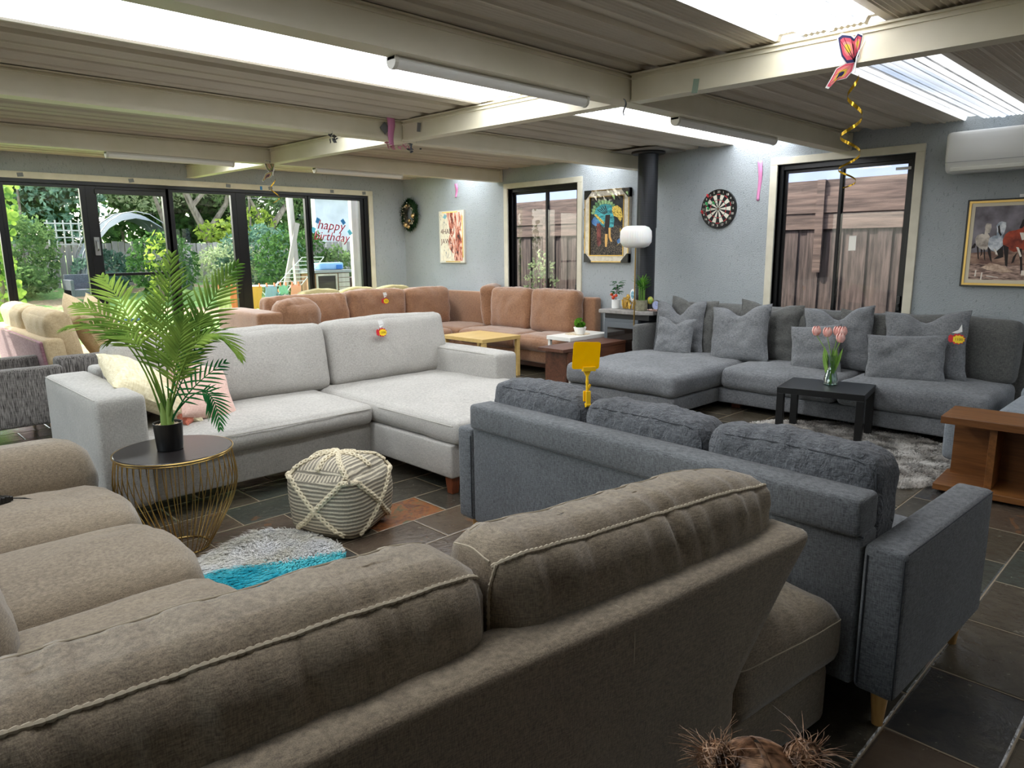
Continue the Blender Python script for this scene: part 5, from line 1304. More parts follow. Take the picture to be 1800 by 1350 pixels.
# yellow price card on a clip
t = thing('sign_clip', 'bright yellow blank card on a yellow clip stand gripping the grey sofa cushion', 'sign', (2.47, 2.045, .885), -12)
M_yel = plain('yellow_plastic', '#f4c41a', .35); M_yelc = leaf_mat('yellow_card', '#f2cc05', '#f4d010')
g = G(); r_ = .012; w_, h_ = .078, .062; pts = []
for cx, cy, a0 in ((w_ - r_, h_ - r_, 0), (-w_ + r_, h_ - r_, 90), (-w_ + r_, -h_ + r_, 180), (w_ - r_, -h_ + r_, 270)):
    for k in range(5): a = rad(a0 + k * 22.5); pts.append((cx + r_ * cos(a), cy + r_ * sin(a)))
g.prism(pts, -.001, .001, ML(-.005, 0, .185, rx=90, ry=0) @ Matrix.Rotation(rad(-5), 4, 'Z')); g.build('card', M_yelc, t)
g = G(); g.box(-.036, .036, -.008, .007, .112, .132, ML(0, 0, 0, ry=4)); g.prism([(-.02, .0), (.02, 0), (.007, -.022), (-.007, -.022)], -.004, .004, ML(0, 0, .112, rx=90)); g.build('card_holder', M_yel, t, bevel=.001)
g = G(); g.tube([(0, 0, .0), (0, 0, .095)], .0062, 12); g.tube([(0, 0, .055), (0, 0, .068)], .0075, 12); g.build('stem', M_yel, t, smooth=True)
g = G(); g.box(-.013, .013, -.012, -.006, -.045, .02); g.box(-.013, .013, .008, .014, -.03, .02); g.tube([(-.014, -.004, -.045), (.014, -.004, -.045)], .01, 12); g.box(.004, .014, .014, .02, .01, .055, ML(0, 0, 0, ry=25)); g.build('clip', M_yel, t, bevel=.001)

# price tags: white pin and red and yellow star
M_tagr = plain('tag_red', '#c8202c', .5); M_tagy = plain('tag_yellow', '#f2cf1c', .5)
def price_tag(label, M, price, s=1.0, pin=True, pole=''):
    t = thing('price_tag', label, 'tag'); t.matrix_world = M
    g = G(); n = 22; pts = [((.034 if i % 2 else .028) * s * cos(2 * pi * i / n) * 1.25 + .006 * s, (.034 if i % 2 else .028) * s * sin(2 * pi * i / n)) for i in range(n)]
    g.prism(pts, 0, .0015, STAND); g.build('red_star', M_tagr, t)
    g = G(); pts = [((.031 if i % 2 else .025) * s * cos(2 * pi * i / n) * 1.15 + .010 * s, (.031 if i % 2 else .025) * s * sin(2 * pi * i / n) * .85 - .002) for i in range(n)]
    g.prism(pts, .0016, .003, STAND); g.build('yellow_star', M_tagy, t)
    g = G(); g.prism([(-.044 * s, -.012 * s), (-.030 * s, -.024 * s), (-.018 * s, -.012 * s), (-.020 * s, .018 * s), (-.034 * s, .026 * s), (-.044 * s, .015 * s)], .0031, .004, STAND); g.build('red_flash', M_tagr, t)
    text_part('price', price, .022 * s, plain('price_ink', '#7a5a08', .6), t, Matrix.Translation((.012 * s, -.0042, -.003)) @ STAND, ext=.0004)
    if pin:
        g = G(); g.prism([(-.02 * s, .085 * s), (.02 * s, .088 * s), (.03 * s, .06 * s), (-.012 * s, .052 * s)], 0, .001, STAND); g.prism([(-.014 * s, .048 * s), (.03 * s, .055 * s), (-.006 * s, .032 * s)], 0, .001, STAND); g.build('white_label', M_white, t)
    else:
        g = G(); g.prism([(.02 * s, .09 * s), (.026 * s, .045 * s), (.0, .034 * s), (-.03 * s, .036 * s), (.005 * s, .055 * s)], 0, .001, STAND); g.build('white_label', M_white, t)
    return t
price_tag('red and yellow star price tag pinned to the light grey sofa back', ML(3.28, 4.905, .885, rx=-9, rz=0), '1200', 1.15)
price_tag('red and yellow star price tag pinned to the tan corner sofa', ML(5.55, 8.175, .865, rx=-5, rz=0), '750', 1.35)
price_tag('red and yellow star price tag pinned to a cushion of the dark sectional', ML(6.52, 1.56, .80, rz=-92), '1100', 1.35, False)
# ================================================================== WALL AND CEILING THINGS
# fluorescent battens under the beams
M_diff = plain('batten_diffuser', '#f6f5f0', .35); M_cap = plain('batten_cap', '#d8d6cc', .4)
def batten(label, x0, x1, y):
    z = zc(y) - .172; t = thing('batten_light', label, 'light', ((x0 + x1) / 2, y, z), group='fluorescent battens under the beams'); h = (x1 - x0) / 2
    g = G(); g.box(-h, h, -.03, .03, -.018, -.001); g.build('base', M_cap, t, bevel=.002)
    pr_ = [(.034 * cos(a), -.018 + .036 * sin(a)) for a in [pi + pi * k / 10 for k in range(11)]]; g = G()
    vs = []; fs = []
    for x in (-h + .02, h - .02):
        for (a, b_) in pr_: vs.append((x, a, b_))
    for k in range(10): fs.append((k, k + 1, 12 + k, 11 + k))
    g.add(vs, fs); g.build('diffuser', M_diff, t, smooth=True)
    for x in (-h, h - .02): g = G(); pts = [(.036 * cos(a), -.018 + .040 * sin(a)) for a in [pi + pi * k / 10 for k in range(11)]] + [(.036, 0), (-.036, 0)]; g.prism([(a, b_) for a, b_ in pts], 0, .02, Matrix(((0, 0, 1, x), (1, 0, 0, 0), (0, 1, 0, 0), (0, 0, 0, 1)))); g.build('end_cap', M_cap, t)
batten('long white batten light under the nearest full length beam, left of the joint', 2.03, 3.41, 2.86); batten('white batten light under the nearest beam, right of the joint near the flue', 4.36, 5.82, 2.86)
batten('white batten light under the far beam, over the middle doors', 2.12, 3.34, 7.62); batten('short white batten light under the far beam, over the birthday lettering', 4.28, 5.50, 7.62)

# air conditioner
t = thing('air_conditioner', 'white split air conditioner high on the back wall above the horse picture', 'air conditioner', (7.2, 1.46, 2.14), -90)
def acf(q, u): 
    if u[1] < 0 and u[2] < 0: q.y += .05 * u[2] * u[2]
    return q
soft('body', M_white, t, (-.45, .45, -.21, -.002, 0, .335), .035, fn=acf)
g = G(); g.box(-.44, .44, -.2125, -.211, .085, .088); g.build('panel_gap', plain('gap_grey', '#8d9094', .6), t)
g = G(); g.box(-.40, .40, -.205, -.18, .012, .045, ML(0, 0, 0)); g.build('louvre', M_cap, t, bevel=.006)
# framed pictures: flat painted shapes inside a frame
def pics(t, layers, y=-.022, M=None):
    g = G(); mats = []
    for k, (m, pts) in enumerate(layers):
        if m not in mats: mats.append(m)
        g.m = mats.index(m); n = len(g.v); g.add([(x, y - k * .00006, z) for x, z in pts], [tuple(range(len(pts)))])
    return g.build('picture', mats, t)
def frame_box(g, w, h, b, y0, y1):
    g.box(-w / 2, -w / 2 + b, y0, y1, -h / 2, h / 2); g.box(w / 2 - b, w / 2, y0, y1, -h / 2, h / 2); g.box(-w / 2 + b, w / 2 - b, y0, y1, -h / 2, -h / 2 + b); g.box(-w / 2 + b, w / 2 - b, y0, y1, h / 2 - b, h / 2)
# horses
HW, HH = .92, .73
t = thing('horse_painting', 'framed painting of running horses on wet sand, cut by the right edge', 'painting', (7.2, 1.74 - HW / 2, 1.555), -90)
g = G(); frame_box(g, HW, HH, .012, -.035, 0); g.build('frame', M_black, t); g = G(); frame_box(g, HW - .024, HH - .024, .018, -.03, -.002); g.build('gilt_slip', M_gold, t)
g = G(); frame_box(g, HW - .058, HH - .058, .03, -.024, -.002); g.build('mount', plain('linen_mount', '#d8cdb4', .8), t)
hm = lambda x, y: ((x - (165 - 115 * (y - 160) / 1065)) * 6.1e-4 - HW / 2, HH / 2 - (y - 160) / 1065 * HH)
hp = lambda L: [hm(x, y) for x, y in L]
sky_ = speck('paint_storm', '#4d4549', '#8f8a93', 7, .7, p=(.3, .7)); sand = speck('paint_sand', '#6d5148', '#b08f7c', 9, .7, (1, 1, 3)); wet = speck('paint_wet', '#4a3430', '#c9a898', 16, .5, (1, 1, 6)); glow = speck('paint_spray', '#a98a76', '#e6cdb8', 24, .7)
grey_h = speck('paint_grey_horse', '#8c8078', '#d9cfc4', 18, .7); white_h = speck('paint_white_horse', '#8f9aa8', '#e6e8ec', 18, .7); bay = speck('paint_bay', '#6d2415', '#b5482a', 14, .6); darkp = plain('paint_dark', '#241a1a', .7); pale_p = plain('paint_pale', '#e9dfd4', .7)
x0_, x1_ = -HW / 2 + .058, HW / 2 - .058; zt, zb = HH / 2 - .058, -HH / 2 + .058
LY = [(sky_, [(x0_, zb), (x1_, zb), (x1_, zt), (x0_, zt)]), (sand, [(x0_, zb), (x1_, zb), (x1_, -.06), (.1, -.04), (x0_, -.08)]), (wet, [(x0_, zb), (x1_, zb), (x1_, -.20), (x0_, -.17)]),
      (glow, hp([(310, 990), (420, 930), (520, 950), (640, 1000), (700, 1040), (560, 1050), (400, 1020)]))]
LY += [(darkp, hp([(185, 760), (235, 690), (255, 700), (240, 745)])), (grey_h, hp([(245, 640), (270, 590), (330, 575), (355, 585), (365, 520), (360, 500), (378, 455), (400, 450), (438, 460), (440, 500), (420, 565), (395, 570), (420, 610), (415, 700), (385, 770), (330, 775), (290, 745), (255, 715)])),
       (darkp, hp([(262, 720), (285, 745), (290, 890), (275, 880)])), (darkp, hp([(345, 760), (362, 770), (365, 910), (350, 880)])), (darkp, hp([(310, 760), (335, 770), (325, 830), (300, 860), (312, 820)]))]
LY += [(white_h, hp([(400, 680), (415, 630), (470, 598), (500, 600), (505, 520), (495, 480), (530, 440), (560, 430), (610, 445), (610, 500), (585, 580), (570, 600), (575, 700), (560, 800), (500, 810), (430, 770), (400, 730)])), (darkp, hp([(535, 470), (545, 560), (560, 590), (545, 610), (520, 560), (515, 490)])),
       (darkp, hp([(398, 730), (430, 780), (445, 930), (425, 900), (395, 800)])), (darkp, hp([(500, 790), (575, 720), (580, 860), (520, 880), (460, 890), (520, 840)])), (pale_p, hp([(465, 750), (500, 790), (515, 830), (490, 830)]))]
LY += [(bay, hp([(570, 660), (600, 590), (650, 550), (720, 540), (780, 520), (840, 440), (900, 400), (980, 420), (1010, 520), (1000, 620), (960, 700), (900, 760), (850, 770), (800, 780), (700, 800), (620, 760), (575, 720)])),
       (darkp, hp([(575, 710), (640, 740), (625, 980), (600, 960), (590, 830)])), (darkp, hp([(745, 760), (790, 760), (800, 1050), (775, 1060), (770, 900)])), (pale_p, hp([(725, 740), (755, 745), (790, 850), (770, 860)])), (darkp, hp([(690, 860), (740, 800), (700, 920), (670, 940)])), (darkp, hp([(760, 520), (800, 420), (860, 390), (850, 450), (790, 520)])), (pale_p, hp([(765, 570), (830, 570), (830, 650), (790, 660)])),
       (pale_p, hp([(785, 1020), (820, 1020), (825, 1075), (780, 1080)])), (darkp, hp([(900, 740), (950, 740), (1010, 900), (980, 940), (930, 850)]))]
LY += [(pale_p, hp([(245, 1020), (262, 1020), (250, 1100), (232, 1100)])), (pale_p, hp([(318, 1050), (335, 1050), (318, 1150), (300, 1150)])), (pale_p, hp([(375, 1085), (520, 1105), (515, 1112), (380, 1098)]))]
pics(t, LY)
g = G(); g.box(-.10, -.07, -.012, 0, HH / 2 + .005, HH / 2 + .03); g.build('hook', M_white, t)
# elephant
EW, EH = .70, .89
t = thing('elephant_painting', 'framed blue and gold elephant picture with black corner protectors, left of the flue', 'painting', (7.2, 5.64, 1.815), -90)
M_silverf = speck('champagne_frame', '#b9b0a2', '#cfc7ba', 30, .35, metal=.3)
g = G(); frame_box(g, EW, EH, .085, -.05, 0); g.build('frame', M_silverf, t, bevel=.004); g = G(); frame_box(g, EW - .004, EH - .004, .012, -.054, -.05); frame_box(g, EW - .155, EH - .155, .012, -.056, -.03); g.build('gold_edge', M_gold, t)
em = lambda x, y: ((x - 266) / 660 * EW - EW / 2, (1180 - y) / 1070 * EH - EH / 2); ep = lambda L: [em(x, y) for x, y in L]
night = speck('paint_night', '#0d0f12', '#2a2c30', 20, .7); grass = speck('paint_night_grass', '#15161a', '#8a7a66', 90, .7, p=(.45, .75)); teal = speck('paint_teal', '#12555e', '#4fb0b6', 14, .6, (1, 1, 3)); blue_ = speck('paint_blue', '#2b4f8a', '#5f8fc0', 14, .6); goldp = speck('paint_gold', '#6e5512', '#f0d060', 60, .5); green_ = speck('paint_green', '#3f6a45', '#8fb07a', 20, .6); rustp = speck('paint_rust', '#4a1f22', '#8a4a44', 14, .6); tusk = plain('paint_tusk', '#d8a860', .6)
LE = [(night, ep([(345, 210), (860, 210), (840, 1085), (335, 1085)])), (grass, ep([(340, 640), (835, 640), (832, 1080), (335, 1080)]))]
for k in range(11): a = rad(168 - k * 13.5); c = Vector((560, 480)); d = Vector((cos(a), -sin(a))); n_ = Vector((d.y, -d.x)); L = 250 - abs(k - 4) * 8; LE.append((green_, ep([tuple(c + d * 110 - n_ * 8), tuple(c + d * (L - 25) - n_ * 22), tuple(c + d * L), tuple(c + d * (L - 25) + n_ * 22), tuple(c + d * 110 + n_ * 8)])))
LE += [(blue_, ep([(360, 560), (400, 500), (470, 560), (480, 620), (420, 640), (370, 600)])), (rustp, ep([(440, 600), (500, 600), (510, 900), (470, 950), (445, 900)])),
       (teal, ep([(400, 470), (430, 380), (500, 325), (580, 320), (650, 340), (680, 400), (700, 560), (690, 660), (620, 670), (600, 560), (560, 660), (520, 640), (470, 570), (410, 510)])),
       (darkp, ep([(570, 480), (640, 480), (630, 640), (610, 760), (575, 760), (560, 640)])), (tusk, ep([(568, 760), (604, 760), (606, 860), (596, 950), (572, 950), (565, 850)])), (tusk, ep([(618, 670), (648, 670), (652, 800), (676, 870), (655, 880), (622, 810)])),
       (goldp, ep([(670, 370), (740, 350), (800, 400), (820, 520), (790, 590), (740, 520), (690, 500), (665, 430)])), (goldp, ep([(400, 470), (430, 460), (560, 590), (545, 620), (510, 590)])), (goldp, ep([(780, 680), (800, 690), (825, 800), (815, 870), (740, 940), (800, 860)])), (blue_, ep([(740, 860), (790, 820), (810, 880), (760, 910)]))]
for k in range(5): LE.append((darkp, ep([(440 + k * 28, 400 - k * 14), (455 + k * 28, 398 - k * 14), (560 + k * 10, 470 - k * 6), (552 + k * 10, 476 - k * 6)])))
pics(t, LE, -.03)
for sx in (-1, 1):
    for sz in (-1, 1):
        g = G(); c = (sx * EW / 2, sz * EH / 2); q = [(c[0], c[1]), (c[0] - sx * .11, c[1]), (c[0] - sx * .11, c[1] - sz * .02), (c[0] - sx * .02, c[1] - sz * .11), (c[0], c[1] - sz * .11)]
        if sx * sz < 0: q = q[::-1]
        g.prism(q, .0, .062, STAND); g.build('corner_protector', M_black, t, bevel=.003)
M_film = glass_mat('shrink_film', (.9, .9, .9, 1), 6); g = G(); vs = []; fs = []
for i in range(15):
    for j in range(4): vs.append((-.22 + i * .04, -.066 - .012 * abs(noise.noise(Vector((i * 1.7, j * 1.3, 0)))), EH / 2 - .0 - j * .045 + .012 * noise.noise(Vector((i * 2.1, j, 5)))))
for i in range(14):
    for j in range(3): k = i * 4 + j; fs.append((k, k + 1, k + 5, k + 4))
g.add(vs, fs); 
vs = []
for j in range(10): vs += [(-EW / 2 - .012 - .02 * (j % 2), -.03, -.32 + j * .06), (-EW / 2 + .004, -.052 - .01 * (j % 3), -.32 + j * .06 + .02)]
g.add(vs, [(2 * j, 2 * j + 1, 2 * j + 3, 2 * j + 2) for j in range(9)]); g.build('torn_wrapping', M_film, t)
# canvas with tiger-like brushwork
CW, CH = .60, .79
t = thing('canvas_print', 'pale canvas with rust brush strokes and dark scrawl, right of the wreath', 'painting', (7.2, 8.675, 1.74), -90)
g = G(); g.box(-CW / 2, CW / 2, -.035, 0, -CH / 2, CH / 2); g.build('canvas', plain('canvas_white', '#d9d4c8', .9), t)
m, nt, b = new_mat('rust_brushwork'); v = coords(nt, (1, 1, .35), (0, .5, 0)); n1 = noise_n(nt, v, 9, 4, .7, 2.2); n2 = noise_n(nt, coords(nt), 2.2, 2, .5)
c = ramp(nt, n1, [(.38, '#3a2a2c'), (.44, '#b5533c'), (.52, '#e0a58f'), (.6, '#e9e2d6')]); c2 = ramp(nt, n1, [(.36, '#6f7f8a'), (.42, '#e6d9c4'), (.6, '#f0ead8')])
sx_ = N(nt, 'ShaderNodeSeparateXYZ'); tc = N(nt, 'ShaderNodeTexCoord'); nt.links.new(tc.outputs['Object'], sx_.inputs[0]); fx = mth(nt, 'ADD', mth(nt, 'MULTIPLY', sx_.outputs['X'], 2.2), mth(nt, 'ADD', n2, mth(nt, 'MULTIPLY', sx_.outputs['Z'], .5)))
nt.links.new(mixc(nt, mth(nt, 'GREATER_THAN', fx, .42), c2, c), b.inputs['Base Color']); b.inputs['Roughness'].default_value = .7
g = G(); g.box(-CW / 2 + .03, CW / 2 - .045, -.0365, -.0352, -CH / 2 + .03, CH / 2 - .03); g.build('picture', m, t)
g = G(); g.box(-CW / 2 + .08, CW / 2 - .15, -.0375, -.036, CH / 2 - .03, CH / 2 - .015); g.box(CW / 2 - .045, CW / 2 - .025, -.0375, -.036, -CH / 2 + .08, CH / 2 - .08); g.box(-.15, CW / 2 - .1, -.0375, -.036, -CH / 2 + .01, -CH / 2 + .025); g.build('gold_tape', M_gold, t)
g = G(); g.prism([(-.20, .30), (-.14, .27), (-.10, .32), (-.15, .35)], .0366, .038, STAND); g.build('blue_patch', plain('blue_patch', '#7fb3c4', .6), t)
for k, (txt_, z_) in enumerate((('4HAK', .08), ('JAWL', -.07))): text_part('writing', txt_, .11, plain('scrawl_%d' % k, '#5b2f2c', .7), t, Matrix.Translation((-.12, -.0372, z_)) @ STAND, ext=.0003)
# wreath
t = thing('wreath', 'green Christmas wreath with gold baubles beside the room corner', 'wreath', (7.2, 9.70, 2.11), -90); rnd = random.Random(17)
g = G(); g.tube([(.14 * cos(2 * pi * k / 32), -.05, .175 * sin(2 * pi * k / 32)) for k in range(32)], .035, 8, closed=True); g.build('ring', M_bark, t, smooth=True)
g = G()
for k in range(1900):
    a = rnd.uniform(0, 2 * pi); p = Vector(((.13 + rnd.uniform(-.05, .05)) * cos(a), -.05 + rnd.uniform(-.035, .02), (.175 + rnd.uniform(-.03, .03)) * sin(a))); d = Vector((cos(a + rnd.uniform(-1, 1)), rnd.uniform(-.7, .2), sin(a + rnd.uniform(-1, 1)))); leafblade(g, p, d, rnd.uniform(.04, .10), .007, 0)
g.build('foliage', leaf_mat('fir_green', '#1d3324', '#4d6a48'), t)
M_baub = plain('bauble_gold', '#c9a877', .25, .7)
for (x, z, r) in ((-.06, -.16, .042), (.02, -.19, .036), (.14, -.02, .04), (.04, -.09, .03), (-.03, .15, .022)): g = G(); g.ball((x, -.10, z), r, 14); g.build('bauble', M_baub, t, smooth=True)
g = G(); [g.ball(((.15 + rnd.uniform(-.04, .03)) * cos(a), -.1, (.18 + rnd.uniform(-.04, .03)) * sin(a)), .009, 6) for a in [rnd.uniform(0, 2 * pi) for _ in range(40)]]; prop(g.build('berries', plain('cream_berries', '#e9dcc2', .5), t), kind='stuff')
# dartboard
t = thing('dartboard', 'dartboard with red and green darts on the back wall', 'dartboard', (7.2, 4.115, 1.955), -90)
R = .208; g = G(); g.lathe([(.001, 0), (R, 0), (R, .03), (.001, .03)], 48, ML(0, 0, 0, rx=90)); g.build('board', M_black, t, smooth=True)
mats = [plain('dart_black', '#16181a', .8), plain('dart_cream', '#d9d4c6', .8), plain('dart_red', '#b5333a', .8), plain('dart_green', '#2f5a45', .8)]
g = G(); sc_d = R / .2255
for s_ in range(20):
    a0 = rad(90 - s_ * 18 + 9); a1 = a0 - rad(18)
    for (r0, r1, c_) in ((.016, .099, s_ % 2), (.099, .107, 3 if s_ % 2 else 2), (.107, .162, s_ % 2), (.162, .170, 3 if s_ % 2 else 2)):
        g.m = c_; vs = []
        for k in range(4): a = a0 + (a1 - a0) * k / 3; vs.append((r0 * sc_d * cos(a), -.0305, r0 * sc_d * sin(a)))
        for k in range(3, -1, -1): a = a0 + (a1 - a0) * k / 3; vs.append((r1 * sc_d * cos(a), -.0305, r1 * sc_d * sin(a)))
        g.add(vs, [(7, 6, 5, 4, 3, 2, 1, 0)])
for r, c_, y in ((.016, 3, -.0307), (.0065, 2, -.0309)): g.m = c_; g.add([(r * cos(-2 * pi * k / 20), y, r * sin(-2 * pi * k / 20)) for k in range(20)], [tuple(range(20))])
g.build('segments', mats, t)
M_num = plain('dart_number', '#e9e6dc', .6)
for s_, n_ in enumerate((20, 1, 18, 4, 13, 6, 10, 15, 2, 17, 3, 19, 7, 16, 8, 11, 14, 9, 12, 5)): a = rad(90 - s_ * 18); text_part('number', str(n_), .034, M_num, t, Matrix.Translation((.180 * cos(a), -.032, .180 * sin(a))) @ STAND, ext=.0004)
for k, (x, z, c_, nm) in enumerate(((-.075, .135, '#c8202c', 'red dart in the upper left of the dartboard'), (-.135, -.035, '#c8202c', 'red dart at the lower left of the dartboard'), (.0, .055, '#35a862', 'green dart just above the bullseye'), (-.085, .05, '#35a862', 'green dart left of the bullseye, upper'), (-.065, -.0, '#35a862', 'green dart left of the bullseye, lower'))):
    d = thing('dart', nm, 'dart', (7.17, 4.115 - x, 1.955 + z), -90, 'darts stuck in the dartboard')
    g = G(); g.tube([(0, 0, 0), (0, -.03, .002), (0, -.075, .004)], [.001, .0035, .003], 8); g.build('barrel', M_steel, d, smooth=True)
    g = G(); 
    for a in range(4): ca, sa = cos(a * pi / 2 + .4), sin(a * pi / 2 + .4); g.add([(0, -.08, .004), (.02 * ca, -.085, .004 + .02 * sa), (.02 * ca, -.115, .004 + .02 * sa), (0, -.12, .004)], [(0, 1, 2, 3)])
    g.build('flight', plain('flight_%d' % k, c_, .5), d)
g = G(); g.tube([(-.02, -.004, .2), (0, -.004, .235), (.02, -.004, .2)], .0015, 5); g.build('hanger', M_steel, t)
# pink ribbons on the wall
def ribbon(label, x, y, z, w, L, m, rz=-90, sw=.01, name='ribbon', parent=None):
    t = thing(name, label, 'ribbon', (x, y, z), rz); vs = []; fs = []; n = 16
    for j in range(n + 1):
        f = j / n; c = Vector((sw * sin(f * 5) + .01 * f, -.008 - .006 * sin(f * 7), -L * f)); ww = w / 2 * (1 - .45 * f); vs += [c - Vector((ww, 0, 0)), c + Vector((ww, .002, 0))]
        if j: k = 2 * j; fs.append((k - 2, k, k + 1, k - 1))
    o = raw('strip', vs, fs, m, t, smooth=True); md = o.modifiers.new('t', 'SOLIDIFY'); md.thickness = .0012; return t
M_pinkr = plain('pink_ribbon', '#d98ab8', .4)
ribbon('pink ribbon taped to the back wall between dartboard and large window', 7.2, 3.67, 2.42, .05, .40, M_pinkr)
ribbon('tattered pink ribbon on the wall above the canvas print', 7.2, 8.575, 2.53, .07, .20, M_pinkr, sw=.015)
# leftover party decoration on the second beam
ribbon('long pink streamer hanging at the joint of the second beam', 3.60, 5.125, 2.65, .085, .24, M_pinkr, rz=0, sw=.006, name='streamer')
M_foil = plain('foil_grey', '#7c8188', .2, .8); M_foilp = plain('foil_pink', '#dda3b4', .25, .3)
def foil(label, x, y, z, s_, m, seed):
    t = thing('foil_scrap', label, 'decoration', (x, y, z)); rnd = random.Random(seed); g = G()
    for k in range(7):
        p = Vector((rnd.uniform(-s_, s_), rnd.uniform(-.01, .01), rnd.uniform(-s_, 0))); q = p + Vector((rnd.uniform(-s_, s_), rnd.uniform(-.02, .02), rnd.uniform(-s_, s_ * .5))) * .8; w = Vector((rnd.uniform(.006, .02), .003, rnd.uniform(-.01, .01))); g.add([p - w, p + w, q + w, q - w], [(0, 1, 2, 3), (3, 2, 1, 0)])
    g.tube([(0, 0, 0), (0, 0, .03)], .001, 4); g.build('shreds', m, t)
foil('crumpled grey foil scraps hanging under the second beam right of the pink streamer', 3.86, 5.115, 2.448, .07, M_foil, 1); foil('pink foil shreds hanging left of the streamer end', 3.58, 5.115, 2.44, .05, M_foilp, 2)
foil('white and grey foil twist under the second beam over the cross beam', 3.05, 5.115, 2.435, .045, M_foil, 3); foil('small rose foil bits dangling beside the grey foil', 3.72, 5.105, 2.44, .05, M_foilp, 4)
ribbon('thin dark ribbon hanging under the nearest beam left of its joint', 3.62, 2.74, 2.425, .022, .10, M_foil, rz=0, name='streamer')
# butterfly spirals
def butterfly(label, x, y, z, rz, S, L, turns, seed, cols):
    t = thing('butterfly_spinner', label, 'decoration', (x, y, z), rz)
    up = [(0, 0), (.02, .03), (-.005, .11), (-.03, .13), (-.075, .135), (-.095, .12), (-.085, .08), (-.07, .03), (-.04, -.005)]; lo = [(0, 0), (-.045, -.005), (-.09, -.03), (-.11, -.07), (-.135, -.115), (-.12, -.12), (-.085, -.085), (-.04, -.075), (-.01, -.04)]
    bk = [(.0, .02), (.02, .06), (.03, .13), (.005, .14), (-.02, .10)]
    def sc(L, k, c): cx = sum(p[0] for p in L) / len(L); cz = sum(p[1] for p in L) / len(L); return [((cx + (p[0] - cx) * k) * S, (cz + (p[1] - cz) * k) * S) for p in L]
    for nm, PL, ks in (('upper_wing', up, cols), ('lower_wing', lo, cols[1:] + cols[:1]), ('far_wing', bk, cols)):
        g = G(); ms = [M_white] + ks
        for i, k in enumerate((1.12, .98, .78, .5, .3)): g.m = min(i, len(ms) - 1); g.prism(sc(PL, k, 0), i * .0004, i * .0004 + .0004, STAND)
        # both faces coloured
        for i, k in enumerate((.98, .78, .5, .3)): g.m = min(i + 1, len(ms) - 1); g.prism(sc(PL, k, 0), -.0004 * (i + 1), -.0004 * i, STAND)
        for i in range(3): a = i / 3; p = PL[(3 + i) % len(PL)]; g.m = len(ms); g.prism([(p[0] * S * .9, p[1] * S * .9), (p[0] * S * .9 + .002, p[1] * S * .9), (.002, .002), (0, 0)], .0021, .0024, STAND)
        g.build(nm, ms + [M_black], t)
    g = G(); g.tube([(.004 * S, 0, -.05 * S), (.008 * S, 0, .02 * S), (.02 * S, 0, .06 * S)], .004 * S, 7); g.tube([(.02 * S, 0, .06 * S), (.05 * S, 0, .11 * S)], .0015, 5); g.build('body', M_white, t)
    vs = []; fs = []; n = int(turns * 22); rad_ = .052 * S / 1.0
    for j in range(n + 1):
        f = j / n; a = 2 * pi * turns * f; r = rad_ * min(1, .35 + f * 2) * (1 - .35 * max(0, f - .7) / .3); zz = -.06 * S - L * (1 - (1 - f) ** 1.35); w = .013 * S * (1 - .75 * f); c = Vector((.01 * S + r * cos(a), r * sin(a), zz)); vs += [c + Vector((0, 0, w)), c - Vector((0, 0, w))]
        if j: k = 2 * j; fs.append((k - 2, k - 1, k + 1, k))
    o = raw('spiral_tail', vs, fs, plain('gold_foil_%d' % seed, '#c9a132', .18, .9), t, smooth=True); return t
bc = [plain('wing_navy', '#2c2f5c', .5), plain('wing_rose', '#d9566a', .5), plain('wing_coral', '#ef8f8a', .5), plain('wing_yellow', '#f2c94c', .5)]
butterfly('rainbow butterfly with a long gold spiral tail taped to the near cross beam', 3.69, 1.43, 2.405, -45, .92, .52, 3.3, 1, bc)
bc2 = [plain('wing_brown', '#6a4a4e', .5), plain('wing_olive', '#93a05a', .5), plain('wing_tan', '#d9b08a', .5)]
butterfly('small brown and green butterfly with a spiral under the far beam', 3.74, 7.55, 2.40, -15, .85, .28, 1.4, 2, bc2)
# birthday lettering on the glass
t = thing('birthday_banner', 'red glitter happy birthday lettering taped to the right garden pane', 'banner', (5.83, GY - .02, 1.84))
M_red = speck('red_glitter', '#6f1228', '#b0304a', 300, .3, metal=.4); M_pk = plain('pink_glint', '#e88aa4', .4)
for w_, s_, z_, nm in (('happy', .20, .085, 'word_happy'), ('birthday', .185, -.085, 'word_birthday')):
    me = txt(w_, s_, .003, .28); me.materials.clear(); link_mesh(nm, me, M_red, t, Matrix.Translation((0, 0, z_)) @ Matrix.Rotation(rad(4), 4, 'Y') @ STAND, False)
for k, (x, z, c_) in enumerate(((-.22, .16, 0), (.22, .15, 0), (-.30, .02, 1), (.33, -.01, 1))): g = G(); g.box(-.03, .03, -.002, 0, -.04, .04); g.build('tape', M_tapeb if c_ == 0 else plain('light_blue_tape_%d' % k, '#5fbfdc', .6), t, Matrix.Translation((x, 0, z)) @ Matrix.Rotation(rad(25 if x < 0 else -35), 4, 'Y'))

